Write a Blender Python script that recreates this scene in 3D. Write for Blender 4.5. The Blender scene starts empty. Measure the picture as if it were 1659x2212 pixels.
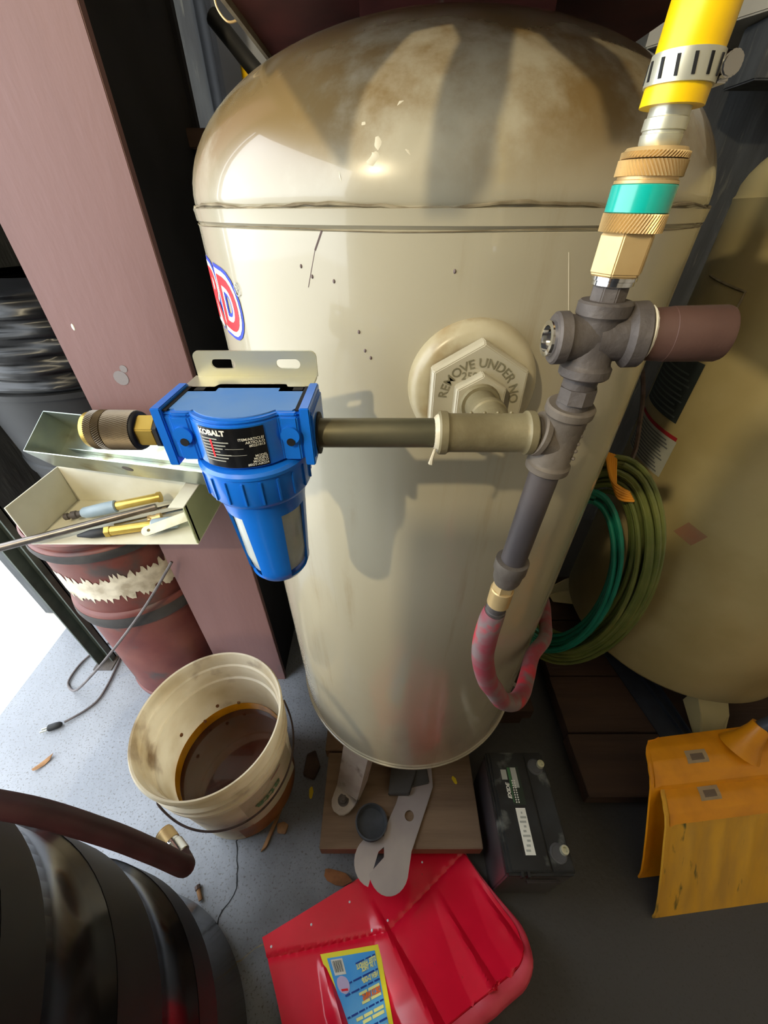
import bpy, bmesh, math, random
from mathutils import Vector, Matrix
random.seed(7)
C = bpy.context.scene.collection
SC = bpy.context.scene
PI = math.pi

# ------------------------------------------------------------------ camera, sky, exposure
cam = bpy.data.cameras.new('camera')
cam.sensor_fit = 'VERTICAL'; cam.sensor_height = 24.0; cam.sensor_width = 18.0
cam.lens = 24.0 * 830.0 / 2212.0
cam.clip_start = 0.01; cam.clip_end = 100
camo = bpy.data.objects.new('camera', cam); C.objects.link(camo)
camo.location = (0, 0, 1.19)
camo.rotation_euler = (math.radians(90 - 38.2), 0, 0)
SC.camera = camo

W = bpy.data.worlds.new('sky'); SC.world = W; W.use_nodes = True
bg = W.node_tree.nodes['Background']
bg.inputs[0].default_value = (0.86, 0.93, 1.0, 1); bg.inputs[1].default_value = 7.6
SC.view_settings.view_transform = 'Standard'; SC.view_settings.look = 'None'
SC.view_settings.exposure = -0.22; SC.view_settings.gamma = 1.0
SC.view_settings.use_curve_mapping = False
LAMP = 4500.0          # radiance of the bare bulb
LAMP_POS = (-0.70, -0.72, 1.98)

# ------------------------------------------------------------------ helpers
def lin(h):
    h = h.lstrip('#'); o = []
    for i in (0, 2, 4):
        c = int(h[i:i+2], 16) / 255
        o.append(c / 12.92 if c <= .04045 else ((c + .055) / 1.055) ** 2.4)
    return (*o, 1)

MATS = {}
def mat(name, c1, c2=None, scale=12, rough=.5, metal=0, bump=0, bscale=80, stretch=(1, 1, 1), ramp=(.4, .65),
        detail=5, coat=0, rough2=None, c3=None, scale3=40, ramp3=(.6, .7), spec=.5, trans=0, ior=1.45, sss=0):
    if name in MATS: return MATS[name]
    m = bpy.data.materials.new(name); m.use_nodes = True
    nt = m.node_tree; N = nt.nodes; L = nt.links; b = N['Principled BSDF']
    b.inputs['Base Color'].default_value = lin(c1)
    b.inputs['Roughness'].default_value = rough; b.inputs['Metallic'].default_value = metal
    b.inputs['Specular IOR Level'].default_value = spec
    b.inputs['Coat Weight'].default_value = coat; b.inputs['Coat Roughness'].default_value = .12
    b.inputs['Transmission Weight'].default_value = trans; b.inputs['IOR'].default_value = ior
    tc = N.new('ShaderNodeTexCoord'); mp = N.new('ShaderNodeMapping'); mp.inputs['Scale'].default_value = stretch
    L.new(tc.outputs['Object'], mp.inputs[0])
    def noise(s, d=detail):
        n = N.new('ShaderNodeTexNoise'); n.inputs['Scale'].default_value = s; n.inputs['Detail'].default_value = d
        L.new(mp.outputs[0], n.inputs['Vector']); return n
    def ramp_(n, a, z):
        r = N.new('ShaderNodeMapRange'); r.inputs[1].default_value = a; r.inputs[2].default_value = z
        L.new(n.outputs[0], r.inputs[0]); return r
    col = None
    if c2:
        r = ramp_(noise(scale), *ramp)
        mx = N.new('ShaderNodeMix'); mx.data_type = 'RGBA'
        mx.inputs[6].default_value = lin(c1); mx.inputs[7].default_value = lin(c2)
        L.new(r.outputs[0], mx.inputs[0]); col = mx.outputs[2]
        if rough2 is not None:
            rr = N.new('ShaderNodeMapRange'); rr.inputs[3].default_value = rough; rr.inputs[4].default_value = rough2
            L.new(r.outputs[0], rr.inputs[0]); L.new(rr.outputs[0], b.inputs['Roughness'])
    if c3:
        r = ramp_(noise(scale3), *ramp3)
        mx = N.new('ShaderNodeMix'); mx.data_type = 'RGBA'
        if col: L.new(col, mx.inputs[6])
        else: mx.inputs[6].default_value = lin(c1)
        mx.inputs[7].default_value = lin(c3)
        L.new(r.outputs[0], mx.inputs[0]); col = mx.outputs[2]
    if col: L.new(col, b.inputs['Base Color'])
    if bump:
        bp = N.new('ShaderNodeBump'); bp.inputs['Strength'].default_value = bump; bp.inputs['Distance'].default_value = .004
        L.new(noise(bscale, 6).outputs[0], bp.inputs['Height']); L.new(bp.outputs[0], b.inputs['Normal'])
    MATS[name] = m; return m

def emit(name, col, strength):
    m = bpy.data.materials.new(name); m.use_nodes = True; nt = m.node_tree
    b = nt.nodes['Principled BSDF']; b.inputs['Base Color'].default_value = col
    b.inputs['Emission Color'].default_value = col; b.inputs['Emission Strength'].default_value = strength
    return m

class MB:
    def __init__(s): s.v = []; s.f = []
    def add(s, vs, fs):
        n = len(s.v); s.v += [Vector(v) for v in vs]; s.f += [tuple(i + n for i in f) for f in fs]; return s
    def box(s, x0, x1, y0, y1, z0, z1):
        return s.add([(x0,y0,z0),(x1,y0,z0),(x1,y1,z0),(x0,y1,z0),(x0,y0,z1),(x1,y0,z1),(x1,y1,z1),(x0,y1,z1)],
                     [(3,2,1,0),(4,5,6,7),(0,1,5,4),(1,2,6,5),(2,3,7,6),(3,0,4,7)])
    def obox(s, o, ax, ay, az):
        o, ax, ay, az = map(Vector, (o, ax, ay, az))
        return s.add([o, o+ax, o+ax+ay, o+ay, o+az, o+ax+az, o+ax+ay+az, o+ay+az],
                     [(3,2,1,0),(4,5,6,7),(0,1,5,4),(1,2,6,5),(2,3,7,6),(3,0,4,7)])
    def lathe(s, o, d, prof, seg=32, a0=0, a1=2*PI, caps=True, ref=None):
        o = Vector(o); d = Vector(d).normalized()
        r = Vector(ref) if ref else (Vector((0,0,1)) if abs(d.z) < .9 else Vector((1,0,0)))
        x = (r - d * r.dot(d)).normalized(); y = d.cross(x)
        full = abs(a1 - a0 - 2*PI) < 1e-6; m = seg if full else seg + 1
        vs = []; fs = []
        for (rr, t) in prof:
            for k in range(m):
                a = a0 + (a1 - a0) * k / seg
                vs.append(o + d*t + (x*math.cos(a) + y*math.sin(a))*rr)
        for i in range(len(prof)-1):
            for k in range(seg):
                k2 = (k+1) % m
                fs.append((i*m+k, i*m+k2, (i+1)*m+k2, (i+1)*m+k))
        if caps and full:
            fs.append(tuple(range(m))[::-1]); fs.append(tuple((len(prof)-1)*m + k for k in range(m)))
        return s.add(vs, fs)
    def cyl(s, p0, p1, r0, r1=None, seg=24, ch=0):
        p0 = Vector(p0); p1 = Vector(p1); h = (p1-p0).length; r1 = r0 if r1 is None else r1
        pr = [(r0, 0), (r1, h)] if not ch else [(r0-ch, 0), (r0, ch), (r1, h-ch), (r1-ch, h)]
        return s.lathe(p0, p1-p0, pr, seg)
    def tube(s, pts, r, seg=10, sub=6, closed=False, flat=1.0):
        pts = [Vector(p) for p in pts]; n = len(pts)
        if sub > 1 and n > 2:
            q = []; rl = []
            for i in range(n-1):
                p0 = pts[max(i-1,0)]; p1 = pts[i]; p2 = pts[i+1]; p3 = pts[min(i+2,n-1)]
                for k in range(sub):
                    t = k/sub
                    q.append(.5*((2*p1)+(p2-p0)*t+(2*p0-5*p1+4*p2-p3)*t*t+(3*p1-p0-3*p2+p3)*t**3))
                    if isinstance(r, (list, tuple)): rl.append(r[i]*(1-t)+r[i+1]*t)
            q.append(pts[-1])
            if isinstance(r, (list, tuple)): rl.append(r[-1])
            pts = q; r = rl if rl else r
        n = len(pts); vs = []; fs = []; up = None
        for i, p in enumerate(pts):
            d = (pts[min(i+1,n-1)] - pts[max(i-1,0)]).normalized()
            if up is None: up = Vector((0,0,1)) if abs(d.z) < .9 else Vector((1,0,0))
            x = (up - d*up.dot(d)).normalized(); up = x; y = d.cross(x)
            rr = r[i] if isinstance(r, (list, tuple)) else r
            for k in range(seg):
                a = 2*PI*k/seg; vs.append(p + x*math.cos(a)*rr + y*math.sin(a)*rr*flat)
        for i in range(n-1):
            for k in range(seg):
                k2 = (k+1) % seg; fs.append((i*seg+k, i*seg+k2, (i+1)*seg+k2, (i+1)*seg+k))
        fs.append(tuple(range(seg))[::-1]); fs.append(tuple((n-1)*seg+k for k in range(seg)))
        return s.add(vs, fs)
    def prism(s, poly, z0, z1, fn=None):
        n = len(poly); fn = fn or (lambda x, y, z: (x, y, z))
        vs = [fn(x, y, z0) for x, y in poly] + [fn(x, y, z1) for x, y in poly]
        fs = [tuple(range(n))[::-1], tuple(range(n, 2*n))] + [(i, (i+1) % n, (i+1) % n + n, i+n) for i in range(n)]
        return s.add(vs, fs)
    def sphere(s, c, r, sx=1, sy=1, sz=1, seg=16, rings=10):
        c = Vector(c); vs = []; fs = []
        for i in range(rings+1):
            a = PI*i/rings
            for k in range(seg):
                b = 2*PI*k/seg
                vs.append(c + Vector((r*sx*math.sin(a)*math.cos(b), r*sy*math.sin(a)*math.sin(b), -r*sz*math.cos(a))))
        for i in range(rings):
            for k in range(seg):
                fs.append((i*seg+k, i*seg+(k+1) % seg, (i+1)*seg+(k+1) % seg, (i+1)*seg+k))
        return s.add(vs, fs)
    def grid(s, fn, nu, nv, thick=0):
        """fn(u,v) in 0..1 -> point (and, with thick, a second skin offset along -normal is closed at the rims)"""
        vs = [Vector(fn(i/nu, j/nv)) for j in range(nv+1) for i in range(nu+1)]; m = nu+1
        fs = [(j*m+i, j*m+i+1, (j+1)*m+i+1, (j+1)*m+i) for j in range(nv) for i in range(nu)]
        if not thick: return s.add(vs, fs)
        nr = []
        for j in range(nv+1):
            for i in range(nu+1):
                a = vs[j*m+min(i+1,nu)] - vs[j*m+max(i-1,0)]; b = vs[min(j+1,nv)*m+i] - vs[max(j-1,0)*m+i]
                nr.append(a.cross(b).normalized())
        k = len(vs); v2 = [p - n_*thick for p, n_ in zip(vs, nr)]
        f2 = [tuple(x+k for x in f[::-1]) for f in fs]
        rim = [i for i in range(m)] + [j*m+nu for j in range(1, nv+1)] + [nv*m+i for i in range(nu-1, -1, -1)] + [j*m for j in range(nv-1, 0, -1)]
        fr = [(rim[(q+1) % len(rim)], rim[q], rim[q]+k, rim[(q+1) % len(rim)]+k) for q in range(len(rim))]
        return s.add(vs + v2, fs + f2 + fr)

ORG = {}
def mkobj(name, mb, m, org, smooth=35, bevel=0, bseg=2):
    me = bpy.data.meshes.new(name)
    bm = bmesh.new()
    vs = [bm.verts.new(v - org) for v in mb.v]
    for f in mb.f:
        try: bm.faces.new([vs[i] for i in f])
        except ValueError: pass
    bmesh.ops.remove_doubles(bm, verts=bm.verts, dist=1e-6)
    bmesh.ops.recalc_face_normals(bm, faces=bm.faces)
    if bevel:
        es = [e for e in bm.edges if len(e.link_faces) == 2 and e.calc_face_angle(0) > math.radians(30)]
        bmesh.ops.bevel(bm, geom=es, offset=bevel, segments=bseg, affect='EDGES', clamp_overlap=True)
    bm.to_mesh(me); bm.free()
    if smooth:
        me.shade_smooth(); me.set_sharp_from_angle(angle=math.radians(smooth))
    me.materials.append(m)
    o = bpy.data.objects.new(name, me); C.objects.link(o)
    return o
def tag(o, label, cat, group=None):
    o['label'] = label; o['category'] = cat
    if group: o['group'] = group
    return o
def thing(name, label, cat, loc, group=None):
    o = bpy.data.objects.new(name, None); C.objects.link(o); o.location = loc; o.empty_display_size = .05
    ORG[o] = Vector(loc); return tag(o, label, cat, group)
def part(name, mb, m, parent, label=None, **kw):
    org = ORG[parent]; o = mkobj(name, mb, m, org, **kw); o.parent = parent; ORG[o] = org
    if label: o['label'] = label
    return o
def solo(name, mb, m, label, cat, loc=None, group=None, **kw):
    if loc is None:
        n = len(mb.v); loc = sum(mb.v, Vector())/n; loc.z = min(v.z for v in mb.v)
    loc = Vector(loc); o = mkobj(name, mb, m, loc, **kw); o.location = loc; ORG[o] = loc
    return tag(o, label, cat, group)
def struct(name, mb, m, **kw):
    o = mkobj(name, mb, m, Vector((0,0,0)), **kw); ORG[o] = Vector((0,0,0)); o['kind'] = 'structure'; return o

def text_mb(txt, size, fn, align='CENTER', bold=0, shear=0, sx=1, res=3):
    """lettering: fn(x,y) maps flat letter coordinates to a point in the place"""
    cu = bpy.data.curves.new('t', 'FONT'); cu.body = txt; cu.size = size; cu.align_x = align; cu.align_y = 'CENTER'
    cu.offset = bold; cu.shear = shear; cu.resolution_u = res; cu.fill_mode = 'FRONT'
    o = bpy.data.objects.new('t', cu); C.objects.link(o)
    dg = bpy.context.evaluated_depsgraph_get(); me = bpy.data.meshes.new_from_object(o.evaluated_get(dg))
    b = MB(); b.add([fn(v.co.x*sx, v.co.y) for v in me.vertices], [tuple(p.vertices) for p in me.polygons])
    bpy.data.objects.remove(o); bpy.data.curves.remove(cu); bpy.data.meshes.remove(me)
    return b

def cut_mb(mb, step):
    """slice a flat letter mesh into thin upright strips so that it can follow a curved wall"""
    bm = bmesh.new(); vs = [bm.verts.new(v) for v in mb.v]
    for f in mb.f:
        try: bm.faces.new([vs[i] for i in f])
        except ValueError: pass
    xs = [v.co.x for v in bm.verts]; x = min(xs) + step
    while x < max(xs):
        bmesh.ops.bisect_plane(bm, geom=bm.verts[:]+bm.edges[:]+bm.faces[:], plane_co=(x,0,0), plane_no=(1,0,0)); x += step
    bm.verts.index_update(); o = MB()
    o.add([v.co.copy() for v in bm.verts], [tuple(v.index for v in f.verts) for f in bm.faces]); bm.free(); return o
def map_mb(mb, fn):
    o = MB(); o.v = [Vector(fn(v)) for v in mb.v]; o.f = list(mb.f); return o

# ------------------------------------------------------------------ materials
M_floor = mat('painted_concrete', '#7c8087', '#8c9097', scale=5, rough=.38, rough2=.6, bump=.25, bscale=45, c3='#62605f', scale3=210, ramp3=(.56, .68))
M_drive = mat('driveway_concrete', '#c9c6c0', '#b7b4ae', scale=9, rough=.8, bump=.2)
M_wall = mat('wall_concrete', '#45474a', '#55585a', scale=9, rough=.9, bump=.4, bscale=30, stretch=(3, 3, .5), c3='#6a6b66', scale3=30, ramp3=(.62, .75))
M_plaster = mat('wall_plaster', '#cfc6b6', '#c2b8a6', scale=3, rough=.85)
M_ceil = mat('ceiling_board', '#ece6da', '#e2dccf', scale=2, rough=.9)
M_glass = mat('window_glass', '#ffffff', rough=.02, trans=1)
M_paint = mat('tank_paint', '#a8a18b', '#a8a18b', scale=34, rough=.27, coat=.5, ramp=(.3, .75), stretch=(1, 1, .5), detail=8)
def add_dirt(m):
    # brown grime settled on the dome and run marks below it
    nt = m.node_tree; N = nt.nodes; L = nt.links; b = N['Principled BSDF']
    tc = N.new('ShaderNodeTexCoord'); sp = N.new('ShaderNodeSeparateXYZ'); L.new(tc.outputs['Object'], sp.inputs[0])
    def noise(scale, stretch):
        mp = N.new('ShaderNodeMapping'); mp.inputs['Scale'].default_value = stretch; L.new(tc.outputs['Object'], mp.inputs[0])
        n = N.new('ShaderNodeTexNoise'); n.inputs['Scale'].default_value = scale; n.inputs['Detail'].default_value = 7; n.inputs['Roughness'].default_value = .62
        L.new(mp.outputs[0], n.inputs['Vector']); return n.outputs[0]
    def rng(src, a, z, lo=0, hi=1):
        r = N.new('ShaderNodeMapRange'); r.interpolation_type = 'SMOOTHSTEP'
        for i, v in enumerate((a, z, lo, hi)): r.inputs[i+1].default_value = v
        L.new(src, r.inputs[0]); return r.outputs[0]
    def mul(a, c):
        q = N.new('ShaderNodeMath'); q.operation = 'MULTIPLY'
        L.new(a, q.inputs[0])
        if isinstance(c, float): q.inputs[1].default_value = c
        else: L.new(c, q.inputs[1])
        return q.outputs[0]
    zz = sp.outputs[2]
    dome = mul(rng(zz, 1.095, 1.15), rng(noise(9, (1, 1, 1)), .33, .56))
    runs = mul(mul(rng(noise(10, (3, 3, .22)), .54, .72), rng(noise(5, (1, 1, 1)), .40, .6)), .75)
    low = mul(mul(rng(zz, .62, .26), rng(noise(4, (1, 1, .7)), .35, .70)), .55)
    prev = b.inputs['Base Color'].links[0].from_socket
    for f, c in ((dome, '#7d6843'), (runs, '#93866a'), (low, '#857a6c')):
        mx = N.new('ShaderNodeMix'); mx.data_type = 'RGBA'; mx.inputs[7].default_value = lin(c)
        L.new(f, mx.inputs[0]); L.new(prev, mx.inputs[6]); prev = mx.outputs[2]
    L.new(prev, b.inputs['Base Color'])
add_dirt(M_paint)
M_paint.node_tree.nodes['Principled BSDF'].inputs['Coat Roughness'].default_value = .05
M_tank2 = mat('tank_paint_old', '#c9b884', '#bba974', scale=7, rough=.35)
M_grime = mat('weld_grime', '#6b5f48', '#8d8268', scale=50, rough=.8)
M_plate = mat('primer_plate', '#5a2b28', '#48221f', scale=20, rough=.5, c3='#7a6a5e', scale3=30, ramp3=(.68, .74))
M_edge = mat('pale_plate_edge', '#8f8673', '#776e5d', scale=40, rough=.6)  # beige edge strip, paler than the plate
M_column = mat('primer_column', '#785855', '#6a4b47', scale=5, rough=.55, stretch=(1, 1, .25), c3='#6b5350', scale3=18, ramp3=(.66, .74), bump=.12)
M_colshade = mat('shaded_column_side', '#17161a', '#0e0d10', scale=12, rough=.9)  # shade of the column recess put into a near-black colour
M_iron = mat('dusty_iron', '#4c4643', '#5f5853', scale=45, rough=.62, metal=.25, bump=.25, bscale=160)
M_pipe = mat('steel_pipe', '#52503f', '#6a6652', scale=30, rough=.42, metal=.55, stretch=(.4, 1, 1))
M_malle = mat('tan_fitting', '#7f765a', '#6c6349', scale=30, rough=.5, metal=.2, bump=.15, bscale=150)
M_greyfit = mat('grey_fitting', '#6e655b', '#5d554c', scale=40, rough=.6, metal=.2, bump=.2, bscale=150)
M_brass = mat('brass', '#cdb07c', '#bfa06c', scale=30, rough=.38, metal=.45)
M_brassy = mat('bright_brass', '#cbb05a', '#b99a48', scale=30, rough=.32, metal=.6)
M_bronze = mat('dark_bronze', '#6b5f4c', '#5d5242', scale=60, rough=.5, metal=.5)
M_teal = mat('teal_band', '#0fae9f', '#0c9d92', scale=20, rough=.25, coat=.5)
M_yellow = mat('yellow_hose', '#f5c905', '#e9ba04', scale=30, rough=.35)
M_zinc = mat('zinc_steel', '#bfc0b6', '#d2cfae', scale=18, rough=.34, metal=.6, ramp=(.35, .7))
M_galv = mat('galvanised_sheet', '#9aa59f', '#b9c0ae', scale=14, rough=.26, metal=.8, c3='#8a8466', scale3=16, ramp3=(.6, .75))
M_chrome = mat('chrome', '#cfd0d2', rough=.12, metal=1)
M_blue = mat('blue_enamel', '#1670d8', '#1468cc', scale=8, rough=.3, coat=.35)
M_bluetop = mat('dusty_blue_enamel', '#3f7ac6', '#6d8fb8', scale=16, rough=.65, ramp=(.35, .8))
M_black = mat('black_hole', '#0a0a0c', rough=.7)
M_bowl = mat('clear_bowl', '#ccd2c8', '#a9b0a4', scale=20, rough=.12, trans=.3, ior=1.3)
M_label = mat('black_label', '#141518', rough=.25, coat=.4)
M_white = mat('white_print', '#e4e2d6', rough=.5)
M_grey = mat('grey_print', '#a8a99f', rough=.6)
M_red = mat('red_print', '#e8232f', rough=.35)
M_logoblue = mat('blue_print', '#2a44c9', rough=.35)
M_logowhite = mat('white_decal', '#efede0', rough=.35)
M_redhose = mat('red_rubber', '#8c3a44', '#7b6a68', scale=30, rough=.6, ramp=(.4, .6), c3='#b52a38', scale3=25, ramp3=(.6, .68))
M_darkhose = mat('maroon_rubber', '#3a1c21', '#2e161a', scale=40, rough=.55)
M_bkplastic = mat('black_plastic', '#151517', '#1b1b1d', scale=8, rough=.16, rough2=.26)
M_bkmatte = mat('black_matte_plastic', '#161719', '#1f2021', scale=14, rough=.6)
M_bag = mat('black_bag_film', '#121316', '#1c1d20', scale=20, rough=.35)
M_drum = mat('red_drum_paint', '#5c2822', '#6e3b30', scale=9, rough=.5, c3='#463a36', scale3=12, ramp3=(.55, .68))
M_drumband = mat('sooty_drum_band', '#2d2a29', '#45413e', scale=14, rough=.7)
M_paper = mat('torn_paper', '#d8cfba', '#a89c86', scale=30, rough=.85)
M_tray = mat('white_tray_enamel', '#e3e0d0', '#cfcbb5', scale=8, rough=.4)
M_trayout = mat('pale_green_enamel', '#a8ae86', '#9aa07a', scale=10, rough=.5)
M_bucket = mat('dirty_white_plastic', '#efe6d0', '#d6c6a4', scale=9, rough=.42, ramp=(.42, .72), c3='#93785a', scale3=11, ramp3=(.60, .78))
def make_translucent(m, f):
    nt = m.node_tree; N = nt.nodes; b = N['Principled BSDF']; out = N['Material Output']
    t = N.new('ShaderNodeBsdfTranslucent'); mx = N.new('ShaderNodeMixShader'); mx.inputs[0].default_value = f
    nt.links.new(b.inputs['Base Color'].links[0].from_socket, t.inputs[0])
    nt.links.new(b.outputs[0], mx.inputs[1]); nt.links.new(t.outputs[0], mx.inputs[2]); nt.links.new(mx.outputs[0], out.inputs['Surface'])
make_translucent(M_bucket, .45)
M_oil = mat('dark_oil', '#3c1a10', rough=.04, coat=.6)
M_oilring = mat('amber_oil_film', '#d29413', '#b57a0c', scale=20, rough=.25)
M_oilstain = mat('amber_stain', '#a5682a', '#8a5528', scale=16, rough=.5)
M_wire = mat('rusty_wire', '#5a4c48', '#4a3c36', scale=60, rough=.5, metal=.5)
M_cord = mat('grey_cord', '#5f5857', '#4c4646', scale=30, rough=.6)
M_wood = mat('weathered_board', '#7d6650', '#695441', scale=7, rough=.75, stretch=(.35, 4, 4), bump=.35, bscale=30, c3='#5b4632', scale3=6, ramp3=(.58, .72))
M_wooddk = mat('dark_stained_board', '#3f2c20', '#33231a', scale=8, rough=.7, stretch=(.3, 4, 4), bump=.3, bscale=30)
M_batt = mat('battery_case', '#18191c', '#2a2c2e', scale=12, rough=.3, rough2=.55, c3='#8d8f88', scale3=15, ramp3=(.58, .78))
M_battside = mat('battery_side', '#3a3638', '#4a4446', scale=10, rough=.28)
M_green = mat('green_print', '#3f6d45', rough=.5)
M_steel = mat('sheet_steel', '#a59d9d', '#b2aaa7', scale=10, rough=.36, metal=.45)
M_felt = mat('dark_rubber_cup', '#4a4e55', '#3d4147', scale=30, rough=.8)
M_shovel = mat('red_poly', '#ee1a3a', '#df1432', scale=7, rough=.27, coat=.2, c3='#9a3f2c', scale3=60, ramp3=(.72, .78))
M_ylabel = mat('yellow_print', '#fdf03a', rough=.35)
M_slabel = mat('sky_print', '#48a8f4', '#84cdfa', scale=7, rough=.3, stretch=(1, 1, 1))
M_navy = mat('navy_print', '#173f9a', rough=.4)
M_orange = mat('orange_print', '#f0762a', rough=.4)
M_lilac = mat('lilac_print', '#c8b8dc', rough=.4)
M_pale = mat('pale_yellow_print', '#eef2a0', rough=.4)
M_yshovel = mat('orange_poly', '#dc9010', '#c47d10', scale=12, rough=.42, ramp=(.45, .7))
M_yshovel2 = mat('scuffed_orange_poly', '#d9a230', '#c4943a', scale=9, rough=.6, stretch=(3, 1, .6), c3='#5a5528', scale3=16, ramp3=(.64, .72))
M_handle = mat('blue_grey_handle', '#3c434e', rough=.5)
M_tealhose = mat('teal_tubing', '#17705c', '#1c7c68', scale=20, rough=.3)
M_olive = mat('olive_tubing', '#5c6633', '#6d733c', scale=20, rough=.32)
M_tie = mat('orange_tie', '#d08a20', rough=.5)
M_bluebar = mat('blue_grey_bar', '#2b303a', '#23272f', scale=20, rough=.6)
M_leaf = mat('dry_leaf', '#8a5a34', '#6f4628', scale=40, rough=.8)
M_yleaf = mat('yellow_leaf', '#d6b91c', rough=.7)
M_chip = mat('wood_chip', '#9a734c', '#7d5b3c', scale=40, rough=.8)
M_rustpipe = mat('rusty_muffler', '#4f372f', '#432d26', scale=25, rough=.6, bump=.15)
M_tape = mat('thread_tape', '#cfc8b4', '#b5aa8c', scale=80, rough=.6)
M_cab = mat('pale_cabinet', '#b9b5a8', '#a8a497', scale=5, rough=.6)
M_cabdk = mat('dark_cabinet', '#4c4a4a', '#3f3e3e', scale=5, rough=.6)

# ------------------------------------------------------------------ the room
XL, XR, YB, YF, ZC = -1.15, 1.9, 1.45, -2.6, 2.7
def add_floor_dirt_shade(m):
    # black grime mixed with painted-in shade, darker towards the right
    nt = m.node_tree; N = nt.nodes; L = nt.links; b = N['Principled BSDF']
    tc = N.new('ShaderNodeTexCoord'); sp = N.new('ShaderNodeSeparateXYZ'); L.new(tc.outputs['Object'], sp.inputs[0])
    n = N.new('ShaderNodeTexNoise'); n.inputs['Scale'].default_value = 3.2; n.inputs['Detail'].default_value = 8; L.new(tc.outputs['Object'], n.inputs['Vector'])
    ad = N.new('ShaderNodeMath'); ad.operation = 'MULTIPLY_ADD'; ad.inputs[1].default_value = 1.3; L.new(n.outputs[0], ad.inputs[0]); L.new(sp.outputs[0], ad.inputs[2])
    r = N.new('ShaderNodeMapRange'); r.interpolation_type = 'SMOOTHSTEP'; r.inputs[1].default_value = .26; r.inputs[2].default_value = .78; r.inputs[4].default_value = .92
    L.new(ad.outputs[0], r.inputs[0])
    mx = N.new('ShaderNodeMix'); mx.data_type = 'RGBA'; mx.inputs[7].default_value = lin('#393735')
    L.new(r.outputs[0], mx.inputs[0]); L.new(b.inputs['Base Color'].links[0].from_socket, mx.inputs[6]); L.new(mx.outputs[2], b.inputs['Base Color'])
add_floor_dirt_shade(M_floor)
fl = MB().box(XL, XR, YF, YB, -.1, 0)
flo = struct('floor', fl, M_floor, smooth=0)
ck = []; rnd = random.Random(5)
for i in range(26):
    y = .27 - .0115*i; ck.append((-.338 - .012*math.sin(i*.5) + rnd.uniform(-.003, .003) - .0004*i, y, .0010 + .0010*rnd.random()))
cm = MB(); cm.add([(x - w, y, .0004) for x, y, w in ck] + [(x + w, y, .0004) for x, y, w in ck], [(i, i+1, 27+i, 26+i) for i in range(25)])
part('crack', cm, M_black, flo, smooth=0)
cm = MB(); ck = [(-.30 + .012*i, .045 + .006*i + rnd.uniform(-.003, .003), .0008 + .0008*rnd.random()) for i in range(14)]
cm.add([(x, y - w, .0004) for x, y, w in ck] + [(x, y + w, .0004) for x, y, w in ck], [(i, i+1, 15+i, 14+i) for i in range(13)])
part('crack', cm, MATS['weld_grime'], flo, smooth=0)
struct('driveway', MB().box(-14, XL, -8, 8, -.25, -.004), M_drive)
struct('wall_back', MB().box(XL-.12, XR+.12, YB, YB+.12, 0, ZC), M_wall, smooth=0)
struct('wall_right', MB().box(XR, XR+.12, YF, YB, 0, ZC), M_plaster, smooth=0)
wl = MB().box(XL-.12, XL, .90, YB, 0, ZC); wl.box(XL-.12, XL, YF, -1.0, 0, ZC); wl.box(XL-.12, XL, -1.0, .90, 2.25, ZC)
struct('wall_left', wl, M_wall, smooth=0)
wx0, wx1, wz0, wz1 = -1.02, -.84, .75, 1.45
wf = MB().box(XL-.12, wx0, YF-.12, YF, 0, ZC); wf.box(wx1, XR+.12, YF-.12, YF, 0, ZC)
wf.box(wx0, wx1, YF-.12, YF, 0, wz0); wf.box(wx0, wx1, YF-.12, YF, wz1, ZC)
struct('wall_front', wf, M_plaster, smooth=0)
struct('ceiling', MB().box(XL-.12, XR+.12, YF-.12, YB+.12, ZC, ZC+.1), M_ceil, smooth=0)
win = MB()
for a in ((wx0, wx0+.02, wz0, wz1), (wx1-.02, wx1, wz0, wz1), (wx0, wx1, wz0, wz0+.02), (wx0, wx1, wz1-.02, wz1)):
    win.box(a[0], a[1], YF-.07, YF-.03, a[2], a[3])
w1 = struct('window_1', win, M_cab, smooth=0)
part('pane', MB().box(wx0+.02, wx1-.02, YF-.055, YF-.050, wz0+.02, wz1-.02), M_glass, w1, smooth=0)
# pole of the door track that stands at the opening
tr = thing('door_track', 'grey steel door track post standing beside the red drum', 'post', (-.925, .70, 0))
trm = MB().box(-.945, -.941, .685, .72, .004, 2.25); trm.box(-.945, -.905, .717, .721, .004, 2.25); trm.box(-.909, -.905, .70, .721, .004, 2.25)
part('rail', trm, mat('track_steel', '#59625c', '#49514c', scale=20, rough=.5, metal=.3), tr, smooth=0)
part('foot_plate', MB().box(-.955, -.895, .67, .735, 0, .004), M_iron, tr, smooth=0)

# bare bulb hanging from the ceiling (the warm lamp that lights the tank)
lx, ly, lz = LAMP_POS
lp = thing('pendant_bulb', 'bare warm bulb hanging on a cord from the ceiling', 'lamp', (lx, ly, lz))
part('bulb', MB().sphere(LAMP_POS, .02), emit('warm_bulb', (1, .84, .54, 1), LAMP), lp)
part('socket', MB().cyl((lx, ly, lz+.018), (lx, ly, lz+.08), .016, .014), M_bkmatte, lp)
part('cord', MB().cyl((lx, ly, lz+.08), (lx, ly, ZC-.02), .004, seg=8), M_cord, lp)
part('ceiling_rose', MB().cyl((lx, ly, ZC-.02), (lx, ly, ZC), .05), M_white, lp)

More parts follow.
